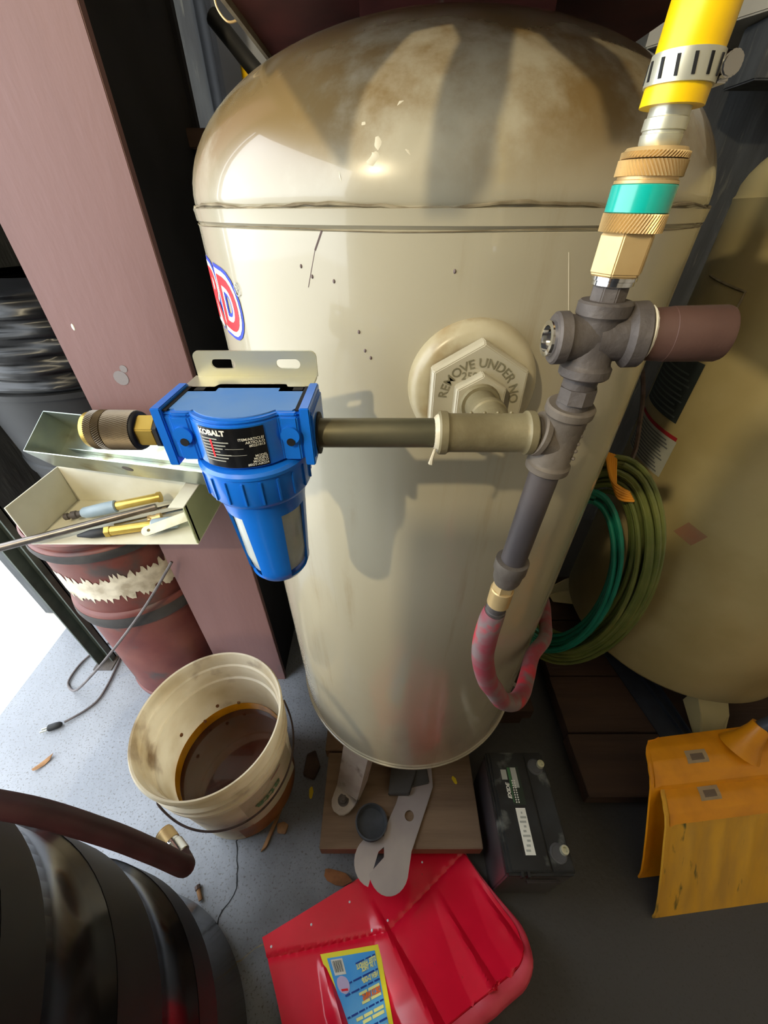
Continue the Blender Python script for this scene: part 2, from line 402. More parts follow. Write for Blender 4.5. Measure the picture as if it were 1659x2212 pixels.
# added unseen locker and cartons, sized to cast the viewer's shadow on the tank
lk = thing('shadow_locker', 'added grey locker out of view, casting the viewer shadow on the tank', 'locker', (-.03, -.31, 0))
part('carcass', MB().box(-.185, .12, -.40, -.2205, 0, 1.452), M_cabdk, lk, bevel=.003)
ld = part('door', MB().box(-.180, .11, -.22, -.2, .06, 1.450), M_cabdk, lk, bevel=.002)
part('handle', MB().box(.07, .09, -.199, -.190, .75, .87), M_zinc, ld, bevel=.002)
for i in range(4): part('vent_slot', MB().box(-.12, .04, -.1996, -.1985, 1.30+.03*i, 1.31+.03*i), M_black, ld, smooth=0)

solo('shadow_top_carton', MB().box(-.184, .10, -.39, -.2, 1.453, 1.56), mat('carton_board', '#8a6a48', '#7d5f40', scale=8, rough=.85), 'added carton out of view on the locker, raising its cast shadow', 'carton', bevel=.002)  # added to lift the top of the locker's shadow
solo('shadow_tall_carton', MB().box(-.335, -.188, -.31, -.2, .908, 1.452), MATS['carton_board'], 'added tall carton out of view on the bin lid, widening the cast shadow', 'carton', bevel=.002)  # added blocker that fills the shadow left of the locker

# ------------------------------------------------------------------ the main air tank
TX, TY, TR = .06, .552, .255
ZS, ZB = 1.192, .285                # upper weld, lower rim
def on_tank(ang, z, off=0):
    """ang in degrees measured from the -Y side towards +X"""
    a = math.radians(ang); r = TR + off
    return Vector((TX + r*math.sin(a), TY - r*math.cos(a), z))
tank = thing('air_tank', 'tall beige vertical compressor tank with domed top and hex bung', 'air tank', (TX, TY, 0.09))
prof = []
for i in range(13):
    a = PI/2*i/12; prof.append((max(.002, .248*math.sin(a)), ZB - .004 - .10*math.cos(a)))
prof += [(TR, ZB), (TR+.002, ZB+.003), (TR+.002, ZB+.010), (TR, ZB+.013), (TR, 1.172), (TR, 1.1785), (TR-.0016, 1.1798), (TR+.0008, 1.182), (TR+.0012, 1.188), (TR+.0016, ZS-.0015), (TR-.002, ZS), (TR-.001, ZS+.002)]
for i in range(1, 25):
    a = PI/2*i/24; prof.append((max(.002, (TR-.0008)*math.cos(a)), ZS + .1275*math.sin(a)))
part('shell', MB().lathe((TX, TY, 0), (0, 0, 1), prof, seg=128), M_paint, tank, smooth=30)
# weld bead and its grime
bead = MB()
for k in range(160):
    pass
bp = [on_tank(a, ZS + .0012*math.sin(a*.21) + random.uniform(-.0006, .0006), .0004) for a in range(-180, 181, 2)]
part('weld_bead', bead.tube(bp, [random.uniform(.0005, .0014) for _ in bp], seg=6, sub=1), M_grime, tank, 'grimy brown weld bead')
bp = [on_tank(a, 1.1795 + .0008*math.sin(a*.13), .0001) for a in range(-100, 101, 2)]
part('weld_line', MB().tube(bp, .0004, seg=5, sub=1), M_grime, tank)
bp = [on_tank(a, ZB+.0015, .0015) for a in range(-180, 181, 3)]
part('bottom_rim', MB().tube(bp, .0028, seg=8, sub=1), M_paint, tank)
# legs
for q, ang in enumerate((-30.5, 90, 209.5)):
    a = math.radians(ang); d = Vector((math.sin(a), -math.cos(a), 0)); s = Vector((math.cos(a), math.sin(a), 0)); c = Vector((TX, TY, 0))
    lm = MB()
    prf = [(.205, .285, .033), (.245, .235, .032), (.275, .150, .030), (.290, .112, .029), (.305, .106, .028), (.318, .106, .0245), (.328, .106, .017), (.333, .106, .008)]
    top = []
    for r_, z_, w_ in prf: top.append((c + d*r_ - s*w_ + Vector((0,0,z_)), c + d*r_ + s*w_ + Vector((0,0,z_))))
    vs = [p for pr in top for p in pr]; vs += [p + Vector((0,0,-.004)) for p in vs]; k = len(top)
    fs = []
    for i in range(k-1):
        fs += [(2*i, 2*i+1, 2*i+3, 2*i+2), (2*k+2*i, 2*k+2*i+2, 2*k+2*i+3, 2*k+2*i+1)]
    fs += [(0, 2*k, 2*k+1, 1), (2*k-2, 2*k-1, 4*k-1, 4*k-2)]
    for i in range(k-1): fs += [(2*i, 2*i+2, 2*k+2*i+2, 2*k+2*i), (2*i+1, 2*k+2*i+1, 2*k+2*i+3, 2*i+3)]
    lm.add(vs, fs)
    for sg in (-1, 1):        # turned-down flanges
        fv = []
        for r_, z_, w_ in prf[:5]:
            p = c + d*r_ + s*w_*sg
            fv.append((p + Vector((0,0,z_)), p - d*.028*(1 if r_ < .28 else .3) + Vector((0,0,max(z_-.03, .0905)))))
        for i in range(len(fv)-1):
            a0, b0 = fv[i]; a1, b1 = fv[i+1]; t = s*(-.003*sg)
            lm.add([a0, b0, b1, a1, a0+t, b0+t, b1+t, a1+t], [(0,1,2,3), (7,6,5,4), (0,4,5,1), (3,2,6,7)])
    leg = part('leg', lm, mat('leg_paint', '#a79c92', '#8f8277', scale=14, rough=.45, c3='#5d5348', scale3=22, ramp3=(.58, .7)), tank, bevel=.001, smooth=40)
    bpos = c + d*.305 + Vector((0, 0, .106))
    part('bolt', MB().cyl(bpos, bpos + Vector((0,0,.003)), .013, seg=20).cyl(bpos + Vector((0,0,.003)), bpos + Vector((0,0,.009)), .009, seg=6).cyl(bpos + Vector((0,0,.009)), bpos + Vector((0,0,.014)), .0045, seg=12), M_iron, leg)
# boss and bung
PX, PZ = .068, 1.0815
PY = TY - math.sqrt(TR**2 - (PX-TX)**2)
boss = part('boss', MB().lathe((PX, PY+.01, PZ), (0, -1, 0), [(.050, 0), (.0485, .014), (.046, .020), (.042, .023), (.036, .0235), (.030, .0215)], seg=64),
            mat('boss_paint', '#b4ab90', '#9c9070', scale=16, rough=.3, c3='#8a7550', scale3=26, ramp3=(.55, .7)), tank)
BY = PY - .0135
bung = part('bung', MB().lathe((PX, BY, PZ), (0, -1, 0), [(.030, 0), (.0395, .0005), (.0395, .010), (.0375, .0125)], seg=6, ref=(0, 0, 1)), M_paint, tank, 'painted hexagonal bung with embossed words', smooth=0, bevel=.0006)
FY = BY - .0130
def on_arc(x, y, R=.0255):
    a = x / R; r = R + y
    return (PX + r*math.sin(a), FY, PZ + r*math.cos(a))
M_emb = mat('embossed_paint', '#6c664e', '#7a745c', scale=60, rough=.5)
part('embossed_words', text_mb('REMOVE UNDER NO', .0088, lambda x, y: on_arc(x+.002, y), bold=.0001), M_emb, bung, smooth=0)
part('embossed_number', text_mb('250', .0075, lambda x, y: (PX-.008+x, FY, PZ+.0165+y), bold=.0001), M_emb, bung, smooth=0)
hx = part('hex_bushing', MB().lathe((PX, FY+.001, PZ), (0, -1, 0), [(.0205, 0), (.0205, .008), (.019, .0095)], seg=6, ref=(0, 0, 1)), M_paint, tank, smooth=0, bevel=.0006)
part('bushing_lip', MB().lathe((PX, FY-.008, PZ), (0, -1, 0), [(.0145, 0), (.0135, .004)], seg=24), M_malle, tank)
# logo lettering round the left flank
LW = Vector((0, 0, 0))
def logo(x, y, off):
    return on_tank(-51.5 + math.degrees(x / TR), 1.1175 + y - .10*x, off)
def logo_mb(t, size, bold, off, x0=0, y0=0):
    flat = text_mb(t, size, lambda x, y: (x*.92 + x0, y + y0, 0), bold=bold, align='RIGHT', res=5)
    return map_mb(cut_mb(flat, .003), lambda v: logo(v.x, v.y, off))
lgo = part('logo_outline', logo_mb('RD', .062, .0085, .0006, .017), M_logoblue, tank, 'blue outline of the sticker lettering', smooth=0)
part('logo_border', logo_mb('RD', .062, .0055, .0010, .017), M_logowhite, lgo, smooth=0)
part('logo_letters', logo_mb('RD', .062, .0012, .0014, .017), M_red, lgo, 'red sticker letters R and D', smooth=0)
part('registered_mark', logo_mb('\u00ae', .014, 0, .0012, .0265, .020), M_grey, lgo, smooth=0)
# scratches and stains of the paint
def scar(a0, z0, a1, z1, w, m, nm='scratch'):
    pts = [on_tank(a0+(a1-a0)*t/6, z0+(z1-z0)*t/6, -w*.45) for t in range(7)]
    part(nm, MB().tube(pts, w, seg=5, sub=1), m, tank)
M_scr = mat('dark_scratch', '#6d5f5e', rough=.7); M_scrl = mat('pale_scratch', '#c6bea6', rough=.6)
scar(-23.5, 1.179, -25, 1.168, .0009, M_scr); scar(-25, 1.168, -27, 1.145, .0004, M_scr)
scar(14, 1.168, 20, 1.09, .0005, M_scrl); scar(21, 1.145, 23.5, 1.10, .0004, M_scrl)
for (a_, z_) in ((-3, 1.158), (-28, 1.158), (-26, 1.152), (-22, 1.15), (-17, 1.105), (-18, 1.118), (12, 1.186), (-16, 1.10), (-5, 1.05)):
    part('speck', MB().sphere(on_tank(a_, z_, -.0002), .0011, 1, 1, 1.3, 8, 6), M_scr, tank)
for st in ([(-.0163, .3216, 1.2299), (-.0086, .319, 1.2296), (-.004, .3137, 1.2228), (-.0048, .3111, 1.2165), (-.0096, .3101, 1.2099), (-.0117, .3093, 1.204), (-.0124, .3088, 1.1992)],
           [(-.0482, .3244, 1.2086), (-.0519, .3249, 1.2035), (-.0486, .3223, 1.1954)], [(-.0379, .3183, 1.2021), (-.0285, .3153, 1.206), (-.0196, .3129, 1.2088)],
           [(.0202, .3093, 1.2242), (.015, .3073, 1.2182), (.0105, .3062, 1.2131)], [(.0279, .3171, 1.238), (.0357, .3129, 1.2335)], [(.0042, .3272, 1.2445), (.0087, .3222, 1.2401), (.0103, .3185, 1.2358)]):
    k = len(st); rr = [.006 + .007*math.sin(PI*(i+.3)/k) for i in range(k)]; nn = [Vector(((p[0]-TX)/.0646, (p[1]-TY)/.0646, (p[2]-ZS)/.01626)).normalized() for p in st]
    pts = [Vector(p) - n_*(r_-.00022) for p, n_, r_ in zip(st, nn, rr)]
    part('wipe_mark', MB().tube(pts, rr, seg=40, sub=6), M_scrl, tank, 'pale smear wiped in the grime')
# pump plate over the dome; unseen front outline shaped for its cast shadows
pl = MB().prism([(-.132, .86), (-.131, .29), (-.133, .151), (-.128, .153), (-.111, .18), (-.09, .212), (-.066, .241), (-.041, .275), (-.015, .284), (-.022, .254), (-.054, .20), (-.083, .151), (-.108, .112), (-.09, .1105), (-.067, .126), (-.03, .185), (.008, .263), (.012, .282), (.027, .268), (.025, .25), (.0285, .207), (.012, .163), (.038, .174), (.041, .19), (.054, .243), (.045, .282), (.152, .285), (.150, .14), (.262, .14), (.275, .86)], 1.332, 1.342)
plate = part('pump_plate', pl, M_plate, tank, 'dark red primed pump plate over the dome', smooth=0)
part('plate_edge', MB().prism([(-.136, .86), (-.135, .29), (-.131, .29), (-.132, .86)], 1.326, 1.343), M_edge, plate, smooth=0)
for y_ in (.50, .60): part('saddle', MB().box(-.02, .14, y_, y_+.01, 1.30, 1.332), M_plate, tank, smooth=0)

# ------------------------------------------------------------------ pipework screwed into the bung
AX, AY, AZ = .068, .213, 1.0835        # run of the horizontal pipe (along X)
RX, RY = .1065, .207                   # riser (upright)
def fit(mb, p0, p1, r, collar, cw=.006):
    """a cast fitting arm: body with a thick collar at the far end p1"""
    p0 = Vector(p0); p1 = Vector(p1); h = (p1-p0).length
    return mb.lathe(p0, p1-p0, [(r, 0), (r, h-cw-.0015), (collar-.001, h-cw), (collar, h-cw+.001), (collar, h-.001), (collar-.001, h), (r*.7, h)], seg=28)
man = thing('pipe_manifold', 'grey iron pipe manifold with tees screwed into the beige tank', 'pipework', (RX, RY, .97))
part('pipe', MB().cyl((-.045, AY, AZ), (.036, AY, AZ), .0088, seg=28), M_pipe, man, 'bare steel pipe beside the blue filter')
part('nipple', MB().cyl((AX, AY, AZ), (AX, FY-.008, PZ), .0112, seg=24), M_malle, man)
t1 = MB(); fit(t1, (AX, AY, AZ), (.0325, AY, AZ), .0116, .0130); fit(t1, (AX, AY, AZ), (.0905, AY, AZ), .0116, .0132); fit(t1, (AX, AY, AZ), (AX, AY+.026, AZ), .0116, .0126)
tee = part('tee', t1, M_malle, man, 'tan painted tee fitting')
for k in range(4): part('cast_dot', MB().sphere((.052+.005*k*1.6, AY+.0035, AZ+.0112), .0011, seg=8, rings=6), M_malle, tee)
part('tape_seal', MB().lathe((.030, AY, AZ), (1, 0, 0), [(.0088, 0), (.0108, .0015), (.0115, .003), (.010, .0045)], seg=20).tube([(.0305, AY-.009, AZ-.006), (.029, AY-.0105, AZ-.011), (.0285, AY-.010, AZ-.0155)], [.0007, .001, .0016], seg=6), M_tape, man)
part('close_nipple', MB().cyl((.089, AY, AZ), (.096, AY, AZ), .0095), M_iron, man)
t2 = MB(); fit(t2, (RX, AY, AZ-.004), (.0915, AY, AZ), .0118, .0135, .005)
fit(t2, (RX, AY, AZ-.004), (RX+.0005, AY-.003, AZ+.0195), .0120, .0136); fit(t2, (RX, AY, AZ-.004), (RX-.001, AY+.001, AZ-.026), .0120, .0136)
tee2 = part('tee', t2, M_greyfit, man, 'dusty grey tee joining riser and drop pipe')
for k in range(5): part('cast_dot', MB().sphere((RX+.009, AY-.0085, AZ-.013+.005*k), .0012, seg=8, rings=6), M_greyfit, tee2)
part('riser_nipple', MB().cyl((RX, RY+.002, AZ+.017), (RX, RY, 1.124), .0088, seg=20).lathe((RX, RY, 1.106), (0, 0, 1), [(.0098, 0), (.0098, .008)], seg=8), M_iron, man)
UZ = 1.1395
t3 = MB(); fit(t3, (RX, RY, UZ), (RX, RY, UZ-.0195), .0112, .0128); fit(t3, (RX, RY, UZ), (RX-.021, RY+.001, UZ-.001), .0108, .0124, .007)
fit(t3, (RX, RY, UZ), (RX, RY, UZ+.0165), .0108, .0124, .007); fit(t3, (RX, RY, UZ), (RX+.021, RY-.004, UZ+.002), .0118, .0150, .008)
cr = part('cross', t3, M_iron, man, 'dark iron cross fitting at the top')
part('plug', MB().lathe((RX-.020, RY+.001, UZ-.001), (-1, 0, 0), [(.0085, 0), (.0085, .004), (.0062, .0042), (.0062, .0015), (.0015, .001)], seg=20), M_chrome, man, 'bright square plug', smooth=40)
part('tape_seal', MB().lathe((RX+.0205, RY-.004, UZ+.002), (1, -.2, .03), [(.0125, 0), (.0132, .0012), (.0118, .0025)], seg=18), M_white, man)
part('muffler', MB().lathe((RX+.021, RY-.0042, UZ+.002), (1, -.19, .06), [(.0095, 0), (.0118, .002), (.0122, .010), (.0124, .0102), (.0124, .033), (.0118, .0345), (.009, .0348)], seg=32), M_rustpipe, man, 'rusty brown muffler cylinder')
part('bushing', MB().cyl((RX, RY, UZ+.016), (RX, RY, UZ+.024), .0082, seg=8), M_iron, man, smooth=0, bevel=.0005)
part('drop_pipe', MB().cyl((RX-.001, AY+.001, AZ-.024), (.1015, .2145, .966), .0096, seg=24), mat('drop_pipe_iron', '#4d4747', '#615957', scale=25, rough=.5, metal=.35, stretch=(1, 1, .3)), man)
part('reducer', MB().lathe((.1015, .2145, .974), (-.02, .02, -1), [(.0098, 0), (.0128, .0008), (.0130, .011), (.0118, .013), (.0112, .022), (.0095, .027), (.008, .028)], seg=28), M_greyfit, man)
# red drain hose
rh = thing('drain_hose', 'short red rubber hose looping under the drop pipe', 'hose', (.099, .215, .90))
part('hose', MB().tube([(.0992, .2152, .908), (.098, .2155, .895), (.0975, .2155, .865), (.1005, .2160, .832), (.113, .219, .785), (.128, .224, .751), (.148, .233, .706), (.172, .245, .676), (.196, .270, .650), (.216, .302, .633), (.240, .345, .625), (.280, .390, .60), (.305, .44, .575), (.328, .52, .56), (.322, .62, .54)],
                      [.0095, .0108] + [.0112]*13, seg=18, sub=7), M_redhose, rh)
bc = part('brass_ferrule', MB().lathe((.1002, .215, .948), (-.02, .0, -1), [(.0075, 0), (.0092, .0006), (.0092, .009)], seg=6).lathe((.1001, .215, .939), (-.02, 0, -1), [(.0088, 0), (.0096, .001), (.0096, .019), (.0088, .020)], seg=28), M_brass, rh, 'brass swivel nut')
part('barb', MB().lathe((.0996, .215, .920), (-.03, .01, -1), [(.0078, 0), (.0085, .003), (.0082, .008), (.009, .009), (.009, .015)], seg=20), M_iron, rh)

# ------------------------------------------------------------------ brass quick coupler with teal band
def knurl(o, d, r, s0, s1, n=56, tw=.25, h=.0004):
    mb = MB(); o = Vector(o); d = Vector(d).normalized(); x = (Vector((1,0,0)) if abs(d.x) < .9 else Vector((0,0,1))); x = (x - d*x.dot(d)).normalized(); y = d.cross(x)
    rows = 5; vs = []; fs = []; m = n*2
    for i in range(rows+1):
        t = i/rows
        for k in range(m):
            a = 2*PI*(k/m) + tw*t; rr = r + (h if k % 2 else -h)
            vs.append(o + d*(s0+(s1-s0)*t) + (x*math.cos(a)+y*math.sin(a))*rr)
    for i in range(rows):
        for k in range(m): fs.append((i*m+k, i*m+(k+1) % m, (i+1)*m+(k+1) % m, (i+1)*m+k))
    fs.append(tuple(range(m))[::-1]); fs.append(tuple(rows*m+k for k in range(m)))
    return mb.add(vs, fs)
QZ = 1.1625; o = (RX, RY, QZ); up = (.012, -.012, 1)
qc = thing('quick_coupler', 'brass quick coupler with a teal band under the yellow hose', 'coupler', o)
part('thread', MB().lathe(o, up, [(.0075, -.001), (.0092, .0), (.0092, .0018), (.0098, .002), (.0098, .0035)], seg=28), M_chrome, qc)
part('hex_body', MB().lathe(o, up, [(.0100, .0030), (.0116, .0045), (.0116, .0185), (.0106, .0205)], seg=6, ref=(.5, -1, 0)), M_brass, qc, smooth=0, bevel=.0005)
part('knurled_ring', knurl(o, up, .0122, .0198, .0262), M_brass, qc, smooth=0)
part('band', MB().lathe(o, up, [(.0118, .0262), (.0124, .0266), (.0124, .0352), (.0118, .0356)], seg=40), M_teal, qc, 'teal plastic band')
part('collar_ring', MB().lathe(o, up, [(.0120, .0356), (.0120, .0366), (.0112, .0369), (.0112, .0378), (.0120, .038)], seg=40), M_brass, qc)
part('knurled_ring', knurl(o, up, .0122, .0379, .0428, tw=-.3), M_brass, qc, smooth=0)
part('knurled_ring', knurl(o, up, .0119, .0432, .0452, tw=.15), M_brass, qc, smooth=0)
part('mouth', MB().lathe(o, up, [(.0116, .0452), (.0108, .0464), (.006, .0466)], seg=36), M_brass, qc)
# yellow hose
u = Vector(up).normalized(); q0 = Vector(o)
def al(s): return q0 + u*s
yh = thing('air_hose', 'thick yellow air hose held by a steel clamp', 'hose', al(.047))
part('plug', MB().lathe(o, up, [(.0062, .0455), (.0072, .0475), (.0074, .0500), (.0070, .0502), (.0070, .0510), (.0076, .0512), (.0076, .0545), (.0070, .0548), (.0070, .0585), (.0060, .059)], seg=28), M_zinc, yh, 'zinc plated hose plug')
part('hose', MB().tube([al(.0575), al(.0625), al(.075), al(.09)+Vector((.0008, .001, 0)), (.113, .209, 1.29), (.125, .22, 1.40), (.18, .26, 1.7), (.35, .30, 2.1), (.5, .3, 2.68)], .0108, seg=24, sub=6), M_yellow, yh)
cb = MB().lathe(o, up, [(.0110, .0625), (.0115, .0626), (.0115, .0705), (.0110, .0706)], seg=40)
clamp = part('clamp_band', cb, M_zinc, yh, 'slotted steel clamp band')
for k in range(14):
    a = 2*PI*k/14; c_ = al(.0664) + Vector((math.cos(a)*.0115, math.sin(a)*.0115, 0)); tx = Vector((-math.sin(a), math.cos(a), 0)); nx = Vector((math.cos(a), math.sin(a), 0))
    part('slot', MB().obox(c_ - tx*.0005 - u*.0026 - nx*.0003 + tx*.0003, tx*.0011, u*.0052 - tx*.0009, nx*.0006), M_black, clamp, smooth=0)
part('clamp_screw', MB().obox(al(.0630)+Vector((.0112, -.004, 0)), (.004, 0, 0), (0, .008, 0), (0, 0, .0068)).cyl(al(.0664)+Vector((.0128, -.007, .0008)), al(.0664)+Vector((.0128, .004, .0008)), .0036, seg=12), M_chrome, yh, 'screw housing of the clamp', bevel=.0005)

# ------------------------------------------------------------------ blue air filter
FX, FYc = -.0825, .2135
af = thing('air_filter', 'blue air line filter with windowed bowl and zinc bracket', 'air filter', (FX, FYc, .957))
zt, zb = 1.1030, 1.0745
bd = MB()
out = [(-.127, .199), (-.119, .199), (-.117, .1965), (-.108, .1965)]
for i in range(13):
    a = math.radians(-52 + 104*i/12); out.append((FX + .031*math.sin(a), FYc + .003 - .031*math.cos(a)))
out += [(-.057, .1965), (-.048, .1965), (-.0465, .199), (-.0395, .199), (-.0395, .236), (-.058, .236), (-.060, .241), (-.105, .241), (-.107, .236), (-.127, .236)]
bd.prism(out, zb, zt-.002); bd.prism([(FX+(x-FX)*.985, FYc+(y-FYc)*.97) for x, y in out], zt-.002, zt)
body = part('body', bd, M_blue, af, bevel=.0009, smooth=30)
part('top_face', MB().prism([(FX+(x-FX)*.93, FYc+.002+(y-FYc)*.90) for x, y in out], zt, zt+.0006), M_bluetop, body, smooth=0)
for x0 in (-.1245, -.0435):                          # end flanges with dark grooves
    part('end_flange', MB().box(x0-.0028, x0+.0028, .1975, .237, zb-.0045, zt+.0025), M_blue, body, bevel=.0006)
    xg = x0 + (.0042 if x0 < -.08 else -.0042)
    part('groove', MB().box(xg-.0012, xg+.0012, .1995, .2355, zt+.0002, zt+.0009), M_black, body, smooth=0)
for x0 in (-.1125, -.0525):
    part('screw_boss', MB().cyl((x0, .1975, 1.0905), (x0, .1948, 1.0905), .0052, seg=20), M_blue, body)
    part('screw_hole', MB().cyl((x0, .1960, 1.0868), (x0, .1945, 1.0868), .0024, seg=16), M_black, body)
    part('top_notch', MB().box(x0-.003, x0+.003, .229, .2335, zt+.0003, zt+.001), M_black, body, smooth=0)
# label wrapped on the bulge
LC = (FX, FYc+.003)
def on_bulge(x, y, off=0):
    a = x/.031; r = .0313 + off
    return (LC[0] + r*math.sin(a), LC[1] - r*math.cos(a), 1.0877 + y)
lab = MB().grid(lambda a, b: on_bulge(-.0185+.0370*a, -.0122+.0240*b), 24, 2)
label = part('label', lab, M_label, body, 'black printed label', smooth=60)
def lt(t, sz_, x, y, al_='LEFT', m=M_white, bold=.00004):
    part('lettering', text_mb(t, sz_, lambda a, b: on_bulge(a+x, b+y, .0003), align=al_, bold=bold), m, label, smooth=0)
lt('KOBALT', .0042, -.0180, .0090, bold=.00022)
for (t, y) in (('ITEM/ARTICLE/', .0052), ('ART\u00cdCULO', .0032), ('#0231013', .0013)): lt(t, .0021, .0178, y, 'RIGHT')
for (t, y) in (('MODEL', -.0052), ('MOD\u00c8LE', -.0069), ('MODELO', -.0086), ('#SGY-AIR224', -.0104)): lt(t, .0020, .0178, y, 'RIGHT')
for i in range(8): part('print_line', MB().grid(lambda a, b, i=i: on_bulge(-.0172+(.010+.002*((i*7) % 4))*a, .0052-.0019*i+.0007*b, .0003), 8, 1), M_grey, label, smooth=0)
part('print_line', MB().grid(lambda a, b: on_bulge(-.004+.010*a, -.0003+.0003*b, .0003), 8, 1), M_grey, label, smooth=0)
part('print_line', MB().grid(lambda a, b: on_bulge(-.004+.011*a, -.0042+.0003*b, .0003), 8, 1), M_grey, label, smooth=0)
part('red_print', MB().grid(lambda a, b: on_bulge(-.0118+.0012*a, -.0055+.0105*b, .0004), 2, 6), M_red, label, smooth=0)
# collar and bowl guard
CZ = 1.0735
col_ = part('collar', MB().lathe((FX+.0015, FYc, CZ), (0, 0, -1), [(.024, 0), (.0318, .0003), (.0335, .002), (.0335, .004), (.0325, .0048), (.0325, .022), (.0305, .0255), (.026, .027)], seg=48), M_blue, af)
for k in range(20):
    a = 2*PI*k/20; nx = Vector((math.cos(a), math.sin(a), 0)); tx = Vector((-math.sin(a), math.cos(a), 0)); c_ = Vector((FX+.0015, FYc, CZ-.0215)) + nx*.0318
    part('rib', MB().obox(c_ - tx*.0008, tx*.0016, nx*.0016, (0, 0, .0155)), M_blue, col_, smooth=0, bevel=.0003)
BZ = CZ - .0255; gx, gy = FX+.0015, FYc
g0 = math.radians(12)
def gp(a, rz, off=0):
    """a measured from -Y towards +X"""
    r, z = rz; return (gx + (r+off)*math.sin(a), gy - (r+off)*math.cos(a), z)
gprof = [(.0290, BZ), (.0278, BZ-.004)] + [(.0272-.0006*i, BZ-.004-.0085*i) for i in range(1, 8)]
zc0 = gprof[-1][1]; r0 = gprof[-1][0]
gprof += [(r0*math.cos(PI/2*i/7)+.0004, zc0 - .0235*math.sin(PI/2*i/7)) for i in range(1, 8)]
gm = MB(); NA = 72
def solid(a, j):
    d_ = (math.degrees(a) - 9 + 180) % 360 - 180; ad = abs(d_)
    open_ = 27 < ad < 72 or 108 < ad < 153
    if not open_: return True
    return not (2 <= j <= 9)
for j in range(len(gprof)-1):
    for k in range(NA):
        a0 = 2*PI*k/NA; a1 = 2*PI*(k+1)/NA
        if solid((a0+a1)/2, j):
            q = [gp(a0, gprof[j]), gp(a1, gprof[j]), gp(a1, gprof[j+1]), gp(a0, gprof[j+1])]
            qi = [gp(a0, gprof[j], -.0018), gp(a1, gprof[j], -.0018), gp(a1, gprof[j+1], -.0018), gp(a0, gprof[j+1], -.0018)]
            gm.add(q + qi, [(0,1,2,3), (7,6,5,4), (0,4,5,1), (1,5,6,2), (2,6,7,3), (3,7,4,0)])
def dedupe(mb):
    """drop the inner walls that two neighbouring cells share"""
    cnt = {}
    for f in mb.f:
        k = tuple(sorted((round(mb.v[i].x, 6), round(mb.v[i].y, 6), round(mb.v[i].z, 6)) for i in f)); cnt.setdefault(k, []).append(f)
    mb.f = [fs[0] for fs in cnt.values() if len(fs) == 1]; return mb
guard = part('bowl_guard', dedupe(gm), M_blue, af, 'blue bowl guard with tall windows', smooth=40)
part('sight_bowl', MB().lathe((gx, gy, BZ), (0, 0, -1), [(.0245, 0), (.0235, .02), (.0222, .055), (.020, .068), (.012, .078), (.002, .081)], seg=40), M_bowl, guard, 'clear sight bowl')
part('filter_core', MB().cyl((gx, gy, BZ), (gx, gy, BZ-.022), .014, seg=24), M_bkmatte, guard)
# zinc bracket with two slots
br = MB(); y0 = .2545; bx0, bx1, bz0, bz1 = -.1225, -.0435, 1.1035, 1.1195
def slot(xc, zc=1.1115, hw=.0078, hh=.0030):
    p = []
    for i in range(9): a = -PI/2 + PI*i/8; p.append((xc+hw-hh+hh*math.cos(a), zc+hh*math.sin(a)))
    for i in range(9): a = PI/2 + PI*i/8; p.append((xc-hw+hh+hh*math.cos(a), zc+hh*math.sin(a)))
    return p
outl = [(bx0, bz0), (bx1, bz0)] + [(bx1-.004+.004*math.cos(PI/2*i/6), bz1-.004+.004*math.sin(PI/2*i/6)) for i in range(7)] + [(bx0+.004-.004*math.sin(PI/2*i/6), bz1-.004+.004*math.cos(PI/2*i/6)) for i in range(7)]
def plate_with_holes(outer, holes, y0, y1):
    bm = bmesh.new(); es = []
    for loop in [outer] + holes:
        vs = [bm.verts.new((x, 0, z)) for x, z in loop]
        es += [bm.edges.new((vs[i], vs[(i+1) % len(vs)])) for i in range(len(vs))]
    bmesh.ops.triangle_fill(bm, edges=es, use_beauty=True)
    bm.verts.index_update(); o_ = MB()
    V = [(v.co.x, y0, v.co.z) for v in bm.verts]; V2 = [(v.co.x, y1, v.co.z) for v in bm.verts]; n_ = len(V)
    F = [tuple(v.index for v in f.verts) for f in bm.faces]; F2 = [tuple(i+n_ for i in f[::-1]) for f in F]
    k = 0; S = []
    for loop in [outer] + holes:
        m_ = len(loop); S += [(k+i, k+(i+1) % m_, n_+k+(i+1) % m_, n_+k+i) for i in range(m_)]; k += m_
    bm.free(); return o_.add(V+V2, F+F2+S)
bk = plate_with_holes(outl, [slot(-.1040), slot(-.0620)], y0, y0+.0018)
bk.box(bx0-.002, bx1-.001, .2335, y0+.0018, 1.1018, 1.1036)
bk.box(bx0-.002, -.102, .228, .2336, 1.1018, 1.1036); bk.box(-.064, bx1-.001, .228, .2336, 1.1018, 1.1036)
part('bracket', bk, M_zinc, af, 'zinc plated slotted bracket', smooth=40)
part('inlet_ring', MB().cyl((-.0405, AY, AZ), (-.0385, AY, AZ), .0125, seg=28), M_black, af)
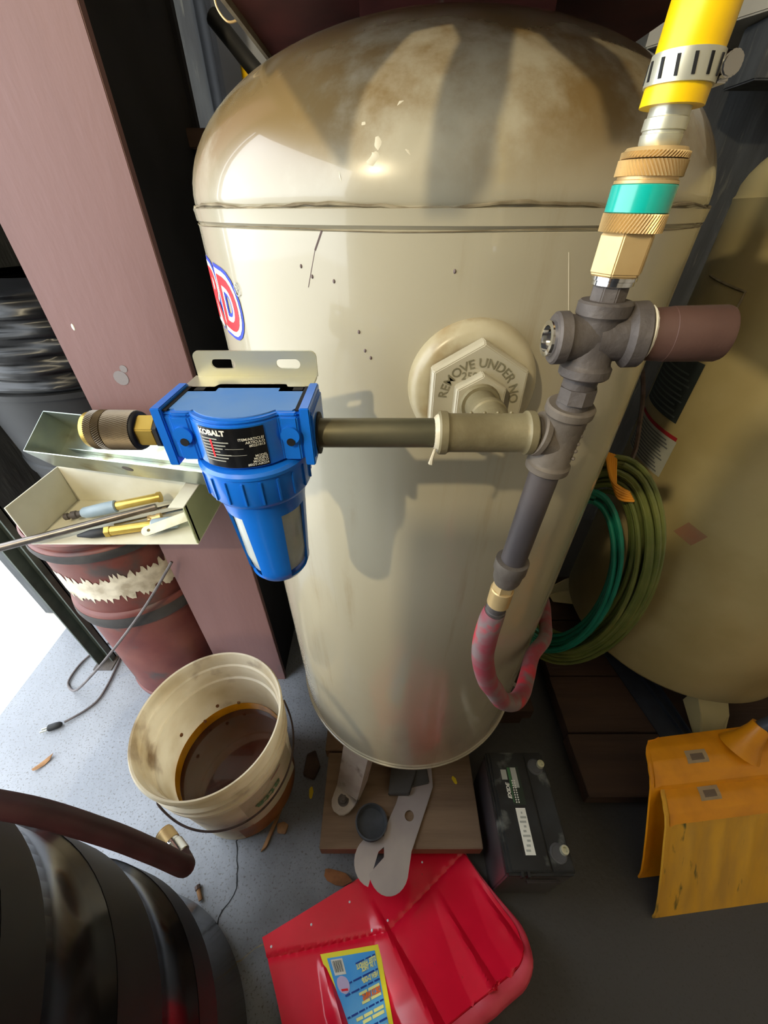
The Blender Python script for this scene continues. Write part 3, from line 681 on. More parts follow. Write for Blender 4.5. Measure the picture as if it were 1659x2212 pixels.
# dark bronze coupler on the left side of the filter
o = (-.1275, AY, AZ+.0015); d = (-1, 0, .012)
q2 = thing('quick_coupler', 'dark knurled quick coupler on the left end of the blue filter', 'coupler', o)
part('nipple', MB().lathe(o, d, [(.0085, 0), (.0085, .005), (.0066, .006), (.0066, .009)], seg=20), M_iron, q2)
part('hex_nut', MB().lathe(o, d, [(.0108, .0045), (.0108, .0068)], seg=6), M_bkmatte, q2, smooth=0)
part('hex_body', MB().lathe(o, d, [(.0085, .0065), (.0100, .0072), (.0100, .0178), (.0085, .019)], seg=6, ref=(0, -.9, .45)), M_brassy, q2, 'bright brass hex section', smooth=0, bevel=.0006)
part('dark_ring', MB().lathe(o, d, [(.0108, .0182), (.0112, .0188), (.0112, .0200), (.0106, .0205)], seg=36), M_black, q2)
part('knurled_sleeve', knurl(o, d, .0116, .0203, .0365, n=60, tw=.4, h=.0003), M_bronze, q2, smooth=0)
part('knurled_ring', knurl(o, d, .0116, .0371, .0412, n=60, tw=-.2, h=.0003), M_bronze, q2, smooth=0)
part('knurled_ring', knurl(o, d, .0113, .0418, .0462, n=60, tw=.2, h=.0003), M_bronze, q2, smooth=0)
part('core', MB().lathe(o, d, [(.0108, .020), (.0108, .0465), (.0105, .0492), (.008, .0496), (.006, .046)], seg=36), M_brassy, q2)

# ------------------------------------------------------------------ steel column
cx0, cx1, cy0, cy1 = -.512, -.317, .64, .93
colm = thing('steel_column', 'primer red steel column standing behind the blue filter', 'column', ((cx0+cx1)/2, cy0, 0))
part('front_flange', MB().box(cx0, cx1, cy0, cy0+.014, 0, ZC), M_column, colm, bevel=.001)
part('web', MB().box((cx0+cx1)/2-.006, (cx0+cx1)/2+.006, cy0+.014, cy1-.014, 0, ZC), M_colshade, colm, smooth=0)
part('back_flange', MB().box(cx0, cx1, cy1-.014, cy1, 0, ZC), M_colshade, colm, smooth=0)
part('side_shade', MB().box(cx1-.010, cx1-.007, cy0+.0145, cy1-.0145, 0, ZC), M_colshade, colm, 'dark sheet painted as the shaded side of the column', smooth=0)  # added dark sheet standing in for the recess shade
for (x, z, r) in ((-.437, .97, .012), (-.427, .985, .006)):
    part('paint_spot', MB().lathe((x, cy0-.0006, z), (0, 1, 0), [(r, 0), (r, .001)], seg=14), mat('grey_spot', '#7d7676', rough=.7), colm)
part('paint_chip', MB().sphere((-.478, cy0, 1.048), .0035, .7, .3, 1.4, 8, 6), M_white, colm)

# ------------------------------------------------------------------ red drum, tray and sheet metal box
DX, DY, DR, DH = -.662, .742, .168, .655
dr = thing('steel_drum', 'small red steel drum with sooty hoops under the white tray', 'drum', (DX, DY, 0))
dp = [(.155, 0), (DR-.002, .004), (DR, .012), (DR, .02), (DR-.004, .024), (DR-.004, .36)]
for i in range(9): a = PI*i/8; dp.append((DR-.004+.011*math.sin(a), .365+.030*(1-math.cos(a))))
dp += [(DR-.004, .430), (DR-.004, .595)]
for i in range(9): a = PI*i/8; dp.append((DR-.004+.011*math.sin(a), .597+.016*(1-math.cos(a))))
dp += [(DR-.004, .632), (DR-.004, DH-.02), (DR+.003, DH-.014), (DR+.004, DH-.004), (DR, DH), (DR-.006, DH-.002), (DR-.007, DH-.012), (.002, DH-.012)]
part('shell', MB().lathe((DX, DY, 0), (0, 0, 1), dp, seg=72), M_drum, dr)
for z0, hh in ((.375, .036), (.601, .022)):
    part('hoop', MB().lathe((DX, DY, z0), (0, 0, 1), [(DR+.0055, 0), (DR+.0082, hh*.5), (DR+.0055, hh)], seg=72, caps=False), M_drumband, dr, 'sooty black hoop')
# torn paper band
pb = MB(); nA = 120; vs = []
for k in range(nA+1):
    a = math.radians(-95 + 175*k/nA); b0 = .472 + random.uniform(-.014, .012); b1 = .545 + random.uniform(-.02, .008)
    for z in (b0, b1): vs.append((DX + (DR-.003)*math.sin(a), DY - (DR-.003)*math.cos(a), z))
pb.add(vs, [(2*k, 2*k+2, 2*k+3, 2*k+1) for k in range(nA)])
part('paper_band', pb, M_paper, dr, 'torn white paper wrapper')

TZ = .721
solo('wood_block', MB().box(-.61, -.50, .578, .632, DH+.001, TZ-.0005), M_wooddk, 'short wood block between the red drum and the white tray', 'block', bevel=.002)
ty0, ty1, tx0, tx1, th = .502, .634, -.628, -.330, .082
tray = thing('tool_tray', 'white steel tray of tools standing on the red drum', 'tray', ((tx0+tx1)/2, (ty0+ty1)/2, TZ))
part('tray_floor', MB().box(tx0, tx1, ty0, ty1, TZ, TZ+.0025), M_tray, tray, bevel=.0006)
part('tray_side', MB().box(tx0, tx0+.003, ty0, ty1, TZ+.0026, TZ+th), M_tray, tray, bevel=.0006)
part('tray_side', MB().box(tx1-.003, tx1, ty0+.004, ty1, TZ+.0026, TZ+th).prism([(tx1-.003, ty0), (tx1-.003, ty0+.01), (tx1+.0, ty0+.01), (tx1+.0, ty0)], TZ+.0026, TZ+th), M_trayout, tray, bevel=.0006)
part('tray_side_lip', MB().box(tx1-.026, tx1, ty0, ty1, TZ+th, TZ+th+.002), M_tray, tray, bevel=.0004)
part('tray_back', MB().box(tx0+.003, tx1-.003, ty1-.003, ty1, TZ+.0026, TZ+th), M_tray, tray, bevel=.0006)

# sheet metal box lying across the tray, tipped towards the room
bo = Vector((-.602, .566, .874)); ex = Vector((.966, -.20, 0)).normalized(); ew = Vector((.13, .80, .54)).normalized(); ew = (ew - ex*ew.dot(ex)).normalized(); ed = ex.cross(ew).normalized()
if ed.z > 0: ed = -ed
BL, BW, BD = .385, .078, .058
mbx = thing('sheet_metal_box', 'open galvanised sheet metal box lying across the white tray', 'box', bo + ed*BD)
def bpn(x, w, d_): return bo + ex*x + ew*w + ed*d_
def panel(name, p, a, b, t): part(name, MB().obox(p, a, b, t), M_galv, mbx, smooth=0, bevel=.0004)
panel('box_floor', bpn(0, 0, BD), ex*BL, ew*BW, ed*-.0015)
panel('front_side', bpn(0, 0, 0), ex*BL, ed*BD, ew*.0015)
panel('back_side', bpn(0, BW, 0), ex*BL, ed*BD, ew*-.0015)
panel('box_end', bpn(0, .0015, 0), ew*(BW-.003), ed*BD, ex*.0015)
panel('box_end', bpn(BL, .0015, 0), ew*(BW-.003), ed*BD, ex*-.0015)
panel('inner_strip', bpn(.03, .030, BD-.016), ex*.36, ew*.0012, ed*.014)
part('knockout', MB().lathe(bpn(.18, -.0006, .024), ew, [(.0085, 0), (.0085, .0008), (.007, .001)], seg=20), M_iron, mbx)

# tools lying in the tray
def rod(name, label, p0, p1, r, m, cat='rod', group=None, seg=14):
    return solo(name, MB().cyl(p0, p1, r, seg=seg, ch=r*.15), m, label, cat, group=group)
z1 = TZ+.004
rod('pry_bar', 'long dark steel bar reaching out over the left end of the tray', (-.80, .406, z1+.0078), (-.43, .577, z1+.024), .0068, mat('bar_steel', '#77716c', '#8d8580', scale=40, rough=.35, metal=.8), 'bar')
g = thing('grease_fitting_tool', 'brass barrelled tool with a black cone tip at the front of the tray', 'tool', (-.48, .525, z1))
ta, tb = Vector((-.545, .511, z1+.009)), Vector((-.375, .548, z1+.0125)); td = (tb-ta).normalized()
part('cone_tip', MB().lathe(ta, td, [(.0025, 0), (.0035, .004), (.0080, .022), (.0088, .045), (.0080, .047)], seg=24), M_bkmatte, g)
part('ring', MB().lathe(ta, td, [(.0105, .046), (.0105, .055)], seg=6), M_brassy, g, smooth=0, bevel=.0006)
part('barrel', MB().lathe(ta, td, [(.0082, .054), (.0088, .056), (.0088, .125)], seg=12), M_brassy, g, smooth=0)
part('sleeve', MB().lathe(ta, td, [(.0095, .124), (.0115, .126), (.0115, .165), (.010, .168)], seg=20), mat('blue_grey_plastic', '#8fa3b3', '#9fb0bd', scale=30, rough=.4), g)
g = thing('spray_wand', 'brass wand with a pale blue grip at the back of the tray', 'tool', (-.50, .585, z1))
ta, tb = Vector((-.600, .560, z1+.012)), Vector((-.42, .612, z1+.026)); td = (tb-ta).normalized()
part('coil_tip', MB().lathe(ta, td, [(.004, 0), (.0065, .002), (.0065, .008), (.0045, .009), (.0045, .012), (.0078, .014), (.0078, .022), (.006, .024), (.006, .032)], seg=18), M_iron, g)
part('grip', MB().lathe(ta, td, [(.0075, .031), (.0105, .036), (.0118, .070), (.0118, .090), (.010, .092)], seg=20), MATS['blue_grey_plastic'], g)
part('barrel', MB().lathe(ta, td, [(.0085, .092), (.0088, .093), (.0088, .165), (.0105, .166), (.0105, .172)], seg=16), M_brassy, g)
sb = MB(); s0 = Vector((-.425, .520, z1+.012)); sd = Vector((.088, .030, .020)); sn = Vector((-.25, .75, .0)).normalized(); hole_y = []
pol = [(0, -.009), (.075, -.009), (.075, .009), (0, .009)] + [(-.009*math.cos(PI/2-PI*i/8)*1, .009*math.sin(PI/2-PI*i/8)) for i in range(1, 8)]
sdn = sd.normalized(); sw = Vector((0, 0, 1)).cross(sdn).normalized(); sw = (sw*.75 + Vector((0, 0, .66))).normalized(); sw = (sw - sdn*sw.dot(sdn)).normalized(); st = sdn.cross(sw)
hole = [(.004+.003*math.cos(2*PI*i/10), .003*math.sin(2*PI*i/10)) for i in range(10)]
strap = map_mb(plate_with_holes(pol, [hole], 0, .002), lambda v: s0 + sdn*v.x + sw*v.z + st*v.y)
solo('steel_strap', strap, mat('dull_strap', '#a5a597', '#93937f', scale=30, rough=.4, metal=.6), 'flat steel strap with a round hole leaning in the tray corner', 'strap')
for i, (p0, p1, r) in enumerate((((-.53, .548, z1+.008), (-.38, .603, z1+.016), .0022), ((-.52, .555, z1+.008), (-.36, .610, z1+.020), .0018), ((-.50, .545, z1+.006), (-.36, .595, z1+.012), .0026), ((-.46, .560, z1+.006), (-.345, .602, z1+.010), .002))):
    rod('welding_rod', ['thin shiny rod beside the pale blue grip', 'thinnest shiny rod lying under the sheet metal box', 'thicker shiny rod beside the long steel bar', 'short shiny rod nearest the tray corner'][i], p0, p1, r, M_chrome, 'rod', 'shiny rods in the tray', 8)
solo('brass_elbow', MB().lathe((-.437, .553, z1), (.2, .1, 1), [(.008, 0), (.008, .008), (.006, .009), (.006, .018)], seg=6).lathe((-.437, .553, z1+.012), (1, .3, .1), [(.006, 0), (.006, .014), (.0075, .015), (.0075, .022)], seg=12), M_brass, 'small brass elbow fitting among the tools', 'fitting', smooth=0)

# ------------------------------------------------------------------ black bins
bx, by, bR = -.862, 1.145, .265
bn = thing('waste_bin', 'tall black bin with a wrinkled liner behind the red drum', 'bin', (bx, by, 0))
bpf = [(.20, 0), (.21, .005), (.225, .30), (.229, .302), (.232, .33), (.228, .335), (.245, .60), (.250, .602), (.252, .63), (.247, .635), (.262, .83), (.272, .832), (.272, .845), (.262, .85), (.262, .90)]
part('tub', MB().lathe((bx, by, 0), (0, 0, 1), bpf, seg=56), M_bkmatte, bn)
lg = MB()
def linerf(a, b):
    an = 2*PI*a; z = .86 + .21*b
    r = .276 + .004*math.sin(an*9+b*8) + .005*math.sin(b*34+math.sin(an*3)*2.2) - .05*max(0, b-.75)*4*.25 + .003*math.sin(b*71+an*5)
    if b > .93: r *= 1 - (b-.93)*6
    return (bx + r*math.cos(an), by + r*math.sin(an), z)
part('liner', lg.grid(linerf, 120, 44), M_bag, bn, 'wrinkled black bag', smooth=80)
fx, fy = -.505, -.125
fb = thing('ribbed_bin', 'glossy black ribbed bin beside the red shovel', 'bin', (fx, fy, 0))
def br_(z): return .274 - .016*z/.9
fpf = [(.245, 0), (.262, .006), (br_(.02), .022)]
for z0, z1_ in ((.235, .335), (.455, .585), (.70, .775)):
    fpf += [(br_(z0), z0-.006), (br_(z0)+.009, z0+.008), (br_(z1_)+.009, z1_-.008), (br_(z1_), z1_+.006)]
fpf += [(br_(.86), .86), (br_(.86)+.003, .866), (br_(.86)+.003, .885), (br_(.86), .89), (.24, .893), (.002, .905)]
part('tub', MB().lathe((fx, fy, 0), (0, 0, 1), fpf, seg=96), M_bkplastic, fb, smooth=50)
for z0, z1_ in ((.235, .335), (.455, .585), (.70, .775)):
    part('rib', MB().lathe((fx, fy, 0), (0, 0, 1), [(br_(z0)+.0093, z0+.008), (br_(z1_)+.0093, z1_-.008)], seg=96, caps=False), M_bkmatte, fb, 'dull black raised band')
# maroon hose with a brass end lying over that bin
mh = thing('hose_whip', 'dark maroon hose end with brass fitting hanging over the black bin', 'hose', (-.23, .07, .80))
part('hose', MB().tube([(-.62, -.20, .916), (-.50, -.02, .915), (-.40, .055, .912), (-.325, .080, .900), (-.262, .084, .861), (-.222, .082, .806), (-.198, .079, .754), (-.187, .077, .719), (-.187, .078, .704), (-.192, .0815, .695), (-.200, .088, .692)], .0082, seg=16, sub=7), M_darkhose, mh)
hd = Vector((-.50, .36, -.02)).normalized(); h0 = Vector((-.199, .0872, .692))
part('ferrule', MB().lathe(h0, hd, [(.0084, 0), (.0092, .001), (.0092, .014), (.0080, .015), (.0080, .018)], seg=20), M_chrome, mh, 'bright steel ferrule')
part('brass_end', MB().lathe(h0, hd, [(.0085, .0175), (.0085, .030), (.0076, .031), (.0076, .0325)] , seg=18), M_brass, mh, 'brass threaded end')

# ------------------------------------------------------------------ bucket
kx, ky, kh = -.361, .360, .372
bu = thing('plastic_bucket', 'dirty white plastic bucket holding dark oil', 'bucket', (kx, ky, 0))
def kr(z): return .123 + .020*z/kh
op = [(.119, 0), (.122, .002), (kr(.05), .05), (kr(.20), .20), (kr(.262), .262), (kr(.264)+.006, .264), (kr(.28)+.006, .278), (kr(.28)+.001, .280), (kr(.295)+.001, .294), (kr(.296)+.006, .296), (kr(.31)+.006, .309), (kr(.31), .311), (kr(.355), .355), (kr(.36)+.0055, .357), (kr(.365)+.0062, .366), (kr(kh)+.003, kh), (kr(kh)-.0005, kh-.0015)]
ip = [(kr(.355)-.003, .355), (kr(.335)-.0022, .334), (kr(.334)-.0062, .331), (kr(.31)-.0062, .309), (kr(.309)-.0026, .306), (kr(.285)-.0026, .283), (kr(.28)-.0066, .280), (kr(.262)-.0050, .26), (kr(.10)-.0025, .10), (kr(.006)-.003, .006), (.002, .006)]
part('pail', MB().lathe((kx, ky, 0), (0, 0, 1), op + ip, seg=96), M_bucket, bu, smooth=40)
OZ = .135
part('oil', MB().lathe((kx, ky, 0), (0, 0, 1), [(kr(OZ)-.0055, OZ-.004), (kr(OZ)-.0052, OZ), (.002, OZ)], seg=64), M_oil, bu, 'dark brown used oil')
part('oil_film', MB().lathe((kx, ky, 0), (0, 0, 1), [(kr(OZ)-.0050, OZ-.004), (kr(.166)-.0054, .166)], seg=64, caps=False), M_oilring, bu, 'amber ring of oil on the wall')
part('oil_stain', MB().lathe((kx, ky, 0), (0, 0, 1), [(kr(.012)+.0004, .010), (kr(.07)+.0005, .07), (kr(.075)+.0005, .085)], seg=64, a0=math.radians(-75), a1=math.radians(40), caps=False, ref=(1, 0, 0)), M_oilstain, bu, 'oil stain on the outside')
hp = []
for i in range(15):
    a = math.radians(-128 + 165*i/14); t = i/14; r = kr(.25)+.012+.004*math.sin(PI*t); z = .258 - .062*math.sin(PI*t)**.75
    hp.append((kx + r*math.cos(a), ky + r*math.sin(a), z))
part('handle', MB().tube([(kx+(kr(.26)+.002)*math.cos(math.radians(-128)), ky+(kr(.26)+.002)*math.sin(math.radians(-128)), .262)] + hp, .0021, seg=8, sub=4), M_wire, bu, 'bent wire handle')
ea = math.radians(-128)
part('ear', MB().lathe((kx+kr(.26)*math.cos(ea), ky+kr(.26)*math.sin(ea), .266), (math.cos(ea), math.sin(ea), 0), [(.014, 0), (.013, .007), (.006, .009)], seg=20), M_bucket, bu)
def on_pail(ang, z, off=.0006):
    a = math.radians(ang); r = kr(z)+off; return (kx + r*math.cos(a), ky + r*math.sin(a), z)
fl_ = part('wrapper', MB().grid(lambda a, b: on_pail(-60+62*a, .085+.165*b, .0007+.006*max(0, a-.75)*4*(1-b)), 24, 4), mat('paper_wrapper', '#d6ceae', '#c3c09a', scale=16, rough=.7), bu, 'peeling paper wrapper')
part('green_print', text_mb('atta', .045, lambda x, y: on_pail(-36 - math.degrees(x/.14), .175 - y, .0022), bold=.001), mat('faded_green', '#6f9a6a', rough=.7), fl_, smooth=0)
part('small_print', text_mb('. . ..... .', .02, lambda x, y: on_pail(-40 + math.degrees(x/.14), .222 + y, .0022)), M_grey, fl_, smooth=0)
part('red_print', MB().grid(lambda a, b: on_pail(-30+14*a, .228+.006*b, .0022), 8, 1), mat('faded_red', '#b98a7c', rough=.7), fl_, smooth=0)
for (a_, z_, m_) in ((140, .16, M_leaf), (122, .185, M_leaf), (100, .168, M_chip), (165, .20, M_leaf)):
    a = math.radians(a_); r = kr(z_)-.004
    part('stuck_flake', MB().sphere((kx + r*math.cos(a), ky + r*math.sin(a), z_), .0045, 1, 1, 1.3, 8, 6), m_, bu)

# ------------------------------------------------------------------ power cord
cp = thing('power_cord', 'grey power cord with plug lying on the floor by the door', 'cord', (-.95, .56, 0))
part('cable', MB().tube([(-.487, .622, .555), (-.535, .592, .490), (-.588, .567, .425), (-.69, .545, .31), (-.80, .545, .19), (-.92, .575, .06), (-.985, .605, .008), (-1.01, .635, .005), (-1.005, .70, .005), (-.97, .76, .005), (-.93, .775, .005), (-.895, .735, .005), (-.88, .66, .005), (-.878, .58, .005), (-.90, .54, .005), (-.938, .505, .008)], .0034, seg=8, sub=7), M_cord, cp)
part('plug', MB().lathe((-.942, .500, .009), (-.85, -.35, 0), [(.0045, 0), (.0075, .004), (.0095, .014), (.0095, .032), (.007, .034)], seg=12), M_bkmatte, cp)
for s_ in (-.004, .004): part('prong', MB().obox((-.972-.001, .4865+s_, .006), (-.016, -.0065, 0), (.0006, -.0015, 0), (0, 0, .006)), M_zinc, cp, smooth=0)

# ------------------------------------------------------------------ wooden platforms
def platform(name, label, boards, bearers, loc):
    t = thing(name, label, 'platform', loc)
    for (x0, x1, y0, y1, m) in boards: part('board', MB().box(x0, x1, y0, y1, .0445, .0895), m, t, bevel=.0015)
    for (x0, x1, y0, y1) in bearers: part('bearer', MB().box(x0, x1, y0, y1, 0, .0440), M_wooddk, t, bevel=.0015)
    return t
platform('wood_platform', 'brown board platform under the main beige tank', [(-.142, .218, .205, .395, M_wood), (-.152, .215, .400, .495, M_wood), (-.150, .42, .500, .69, M_wooddk), (-.150, .42, .695, .88, M_wooddk)], [(-.12, -.05, .235, .88), (.0, .06, .26, .88), (.15, .20, .35, .88), (.33, .40, .505, .88)], (.05, .5, 0))
platform('wood_platform', 'dark board platform under the right hand tank', [(.49, 1.36, .300, .44, M_wooddk), (.495, 1.36, .445, .60, M_wooddk), (.50, 1.36, .605, .80, M_wooddk), (.50, 1.36, .805, 1.0, M_wooddk)], [(.55, .63, .33, 1.0), (1.2, 1.28, .33, 1.0)], (.9, .65, 0))

# ------------------------------------------------------------------ second tank
SX, SY, SR = .87, .74, .285
def on_t2(ang, z, off=0):
    a = math.radians(ang); r = SR+off; return Vector((SX + r*math.sin(a), SY - r*math.cos(a), z))
tk2 = thing('spare_tank', 'second olive beige tank at the right edge of the photo', 'air tank', (SX, SY, .09))
pf = [(max(.002, .26*math.sin(PI/2*i/10)), .205 - .075*math.cos(PI/2*i/10)) for i in range(11)]
pf += [(SR-.010, .212), (SR, .228), (SR, 1.20), (SR+.0015, 1.205), (SR-.0015, 1.21)]
pf += [(max(.002, SR*math.cos(PI/2*i/14)), 1.21 + .13*math.sin(PI/2*i/14)) for i in range(1, 15)]
part('shell', MB().lathe((SX, SY, 0), (0, 0, 1), pf, seg=96), M_tank2, tk2, smooth=40)
for ang in (-3, 117, 237):
    a = math.radians(ang); d = Vector((math.sin(a), -math.cos(a), 0)); s = Vector((math.cos(a), math.sin(a), 0)); c = Vector((SX, SY, 0))
    lm = MB()
    rows = [(.215, .225, .040), (.285, .165, .036), (.315, .115, .030), (.345, .104, .028), (.362, .104, .016)]
    vs = []
    for r_, z_, w_ in rows: vs += [c+d*r_-s*w_+Vector((0,0,z_)), c+d*r_+s*w_+Vector((0,0,z_))]
    k = len(vs); vs += [v + Vector((0,0,-.006)) for v in vs]; fs = []
    for i in range(len(rows)-1):
        a_, b_, c_, e_ = 2*i, 2*i+1, 2*i+3, 2*i+2
        fs += [(a_, b_, c_, e_), (k+e_, k+c_, k+b_, k+a_), (a_, e_, k+e_, k+a_), (b_, k+b_, k+c_, c_)]
    fs += [(0, k, k+1, 1), (k-2, k-1, 2*k-1, 2*k-2)]; lm.add(vs, fs)
    for sg in (-1, 1):
        p = [c+d*.235+s*sg*.037+Vector((0,0,.20)), c+d*.29+s*sg*.034+Vector((0,0,.16)), c+d*.32+s*sg*.028+Vector((0,0,.112)), c+d*.30+s*sg*.030+Vector((0,0,.0905)), c+d*.23+s*sg*.036+Vector((0,0,.13))]
        t_ = s*(-sg*.004); lm.add(p + [q+t_ for q in p], [(0,1,2,3,4), (9,8,7,6,5)] + [(i, (i+1) % 5, (i+1) % 5+5, i+5) for i in range(5)])
    lg_ = part('leg', lm, M_tank2, tk2, bevel=.001)
    bpos = c + d*.338 + Vector((0, 0, .104))
    part('bolt', MB().cyl(bpos, bpos+Vector((0,0,.010)), .011, seg=6), mat('rusty_bolt', '#4d3428', '#5f4232', scale=60, rough=.8), lg_, smooth=0)
def t2patch(name, a0, a1, z0, z1, m, off, parent, label=None, na=16):
    return part(name, MB().grid(lambda a, b: on_t2(a0+(a1-a0)*a, z0+(z1-z0)*b, off), na, 2), m, parent, label, smooth=60)
lb = t2patch('dark_label', -116, -85, .852, .968, mat('dark_sticker', '#3a4140', '#2e3534', scale=30, rough=.6), .001, tk2, 'dark grey warning sticker')
for i in range(9): t2patch('print_line', -113, -87-1.5*(i % 3), .860+.010*i, .8632+.010*i, mat('dim_print', '#5d6663', rough=.7), .0016, lb, na=8)
lb = t2patch('white_label', -114, -80.5, .740, .822, mat('pale_sticker', '#b7b8ac', '#a6a89c', scale=20, rough=.6), .001, tk2, 'white instruction sticker with red heading')
t2patch('red_heading', -114, -81, .8225, .830, mat('dark_red_print', '#a0232a', rough=.6), .0012, lb)
for i in range(11): t2patch('print_line', -112, -83-1.2*(i % 4), .745+.0068*i, .7480+.0068*i, mat('grey_text', '#6d7070', rough=.7), .0016, lb, na=8)
wz = [on_t2(-84, 1.055, .0005), on_t2(-84, 1.085, .0005), on_t2(-105, 1.085, .0005), on_t2(-105, 1.055, .0005)]
part('plate_weld', MB().tube([on_t2(-84, .985+.01*i, .0003) for i in range(10)] + [on_t2(-84-2*i, 1.085+.001*i, .0003) for i in range(12)], .0022, seg=6, sub=1), M_grime, tk2)
part('paint_smear', MB().grid(lambda a, b: on_t2(-64+8*a+3*b, .655+.035*b-.01*a, .0006), 6, 3), mat('faded_smear', '#a8785a', '#a3805f', scale=40, rough=.7), tk2)

# ------------------------------------------------------------------ coils of tubing hanging between the tanks
def coil(name, label, cen, hw, hh, loops, r, m, seed, jit, az=40, part_name='tubing', a_off=0):
    rnd = random.Random(seed); t = thing(name, label, 'hose coil', (cen[0], cen[1], cen[2]-hh))
    ex = Vector((math.cos(math.radians(az)), -math.sin(math.radians(az)), 0)); en = Vector((math.sin(math.radians(az)), math.cos(math.radians(az)), 0))
    pts = []; c = Vector(cen); ra = 1; of = 0
    K = 28
    ph = [(rnd.uniform(1-jit, 1.0), rnd.uniform(-.03, .03)) for _ in range(loops+1)]
    for i in range(loops*K+1):
        l = i/K; j = int(l); f = l-j
        s_ = ph[j][0]*(1-f) + ph[min(j+1, loops)][0]*f; o_ = ph[j][1]*(1-f) + ph[min(j+1, loops)][1]*f
        a = 2*PI*f + PI/2 + a_off
        top = max(0, math.sin(a))**3
        x = math.cos(a)*hw*s_*(1-.15*top); z = math.sin(a)*hh*(s_*.5+.5 if math.sin(a) > 0 else s_)
        pts.append(c + ex*x + en*(o_*(1-.7*top)) + Vector((0, 0, z)))
    part(part_name, MB().tube(pts, r, seg=8, sub=2), m, t)
    return t, ex, en
cz = Vector((.435, .600, .515))
t, ex, en = coil('hose_coil', 'coil of olive tubing hanging between the two tanks', cz, .152, .325, 18, .0052, M_olive, 3, .48)
tp = cz + Vector((0, 0, .295))
for i in range(5): part('tie', MB().tube([tp + ex*(-.035+.004*i) + Vector((0, 0, .03)), tp + ex*(-.004+.004*i) - en*.045 + Vector((0, 0, .004-.006*i)), tp + ex*(.028+.003*i) - en*.038 + Vector((0, 0, -.012-.003*i))], .0028, seg=6), M_tie, t, 'orange plastic tie')
part('hanger', MB().tube([tp + Vector((0, 0, -.01)), tp + en*.03 + Vector((0, 0, .06)), Vector((.52, .85, .98)), Vector((.50, 1.30, 1.15)), Vector((.50, 1.449, 1.15))], .004, seg=6), M_wire, t, 'wire hanger to the wall')
coil('hose_coil', 'coil of teal tubing hung inside the olive coil', cz + Vector((-.030, -.005, .0)), .112, .262, 8, .0046, M_tealhose, 9, .24)

# ------------------------------------------------------------------ blue grey bars on the right platform
def obar(label, p0, p1, w, h):
    p0 = Vector(p0); p1 = Vector(p1); d = p1-p0; s = Vector((0,0,1)).cross(d).normalized(); n_ = d.normalized().cross(s)
    mb = MB().obox(p0 - s*w/2, d, s*w, n_*h*.25); mb2 = MB().obox(p0 - s*w/2, d, s*h*.25, n_*h)
    t = thing('steel_angle', label, 'steel bar', p0, 'blue grey bars on the platform')
    part('flat_side', mb, M_bluebar, t, bevel=.001); part('upright_side', mb2, M_bluebar, t, bevel=.001)
obar('wider blue grey steel bar lying on the dark platform', (.765, .415, .0905), (.70, .80, .0905), .06, .018)
obar('narrow blue grey steel bar beside the spare tank leg', (.803, .425, .0905), (.783, .62, .0905), .022, .018)

# ------------------------------------------------------------------ battery
ax0, ax1, ay0, ay1, ah = .234, .364, .147, .355, .205
bt = thing('car_battery', 'dusty black battery standing right of the board platform', 'battery', ((ax0+ax1)/2, (ay0+ay1)/2, 0))
case = part('case', MB().box(ax0, ax1, ay0, ay1, 0, ah-.022), M_battside, bt, bevel=.003)
lid = part('lid', MB().box(ax0-.001, ax1+.001, ay0-.001, ay1+.001, ah-.0215, ah-.004), M_batt, bt, bevel=.004)
part('cell_cover', MB().box(ax0+.008, ax0+.084, ay0+.004, ay1-.004, ah-.0045, ah), M_batt, lid, bevel=.0015)
part('terminal_deck', MB().box(ax0+.087, ax1-.003, ay0+.004, ay1-.004, ah-.0045, ah-.0015), M_batt, lid, bevel=.001)
for yy in (ay0+.03, ay1-.03):
    tm = part('terminal_boss', MB().lathe((ax1-.024, yy, ah-.002), (0, 0, 1), [(.0165, 0), (.016, .002), (.013, .0025), (.012, .0015)], seg=28), mat('terminal_plastic', '#4a4a4c', rough=.3), lid)
    part('terminal_post', MB().lathe((ax1-.012, yy+.004, ah-.002), (0, 0, 1), [(.0085, 0), (.0075, .010), (.0045, .0102), (.004, .004)], seg=20), M_zinc, lid)
for xx in (.262, .274): part('latch', MB().box(xx-.0025, xx+.0025, ay0-.004, ay0+.004, ah-.018, ah-.001), M_batt, bt, smooth=0)
part('handle_bar', MB().box(ax0+.045, ax1-.02, ay0-.006, ay0-.001, ah-.055, ah-.045), M_battside, bt, bevel=.001)
LT = ah+.0006
def bl(name, x0, x1, y0, y1, m, z=LT, parent=None): return part(name, MB().box(x0, x1, y0, y1, z-.0004, z), m, parent or lid, smooth=0)
st_ = bl('sticker', ax0+.040, ax0+.066, ay0+.108, ay1-.030, mat('dark_green_print', '#232f25', rough=.4))
bl('green_strip', ax0+.041, ax0+.047, ay1-.068, ay1-.032, M_green, LT+.0004, st_)
bl('white_strip', ax0+.048, ax0+.060, ay1-.070, ay1-.032, M_grey, LT+.0004, st_)
bl('grey_code', ax0+.026, ax0+.038, ay1-.055, ay1-.036, M_grey, LT+.0004, st_)
bl('green_line', ax0+.0405, ax0+.0425, ay0+.112, ay0+.150, M_green, LT+.0004, st_)
for i in range(20):
    part('dot', MB().cyl((ax0+.0465+.005*(i % 2), ay0+.112+.0043*(i//2), LT), (ax0+.0465+.005*(i % 2), ay0+.112+.0043*(i//2), LT+.0006), .0015, seg=8), M_white, st_)
part('lettering', text_mb('EXIDE', .0105, lambda x, y: (ax0+.0355-y, ay0+.132+x, LT+.0003), bold=.0004, shear=.25), M_white, lid, smooth=0)
l2_ = bl('date_label', ax0+.036, ax0+.066, ay0+.026, ay0+.104, M_batt)
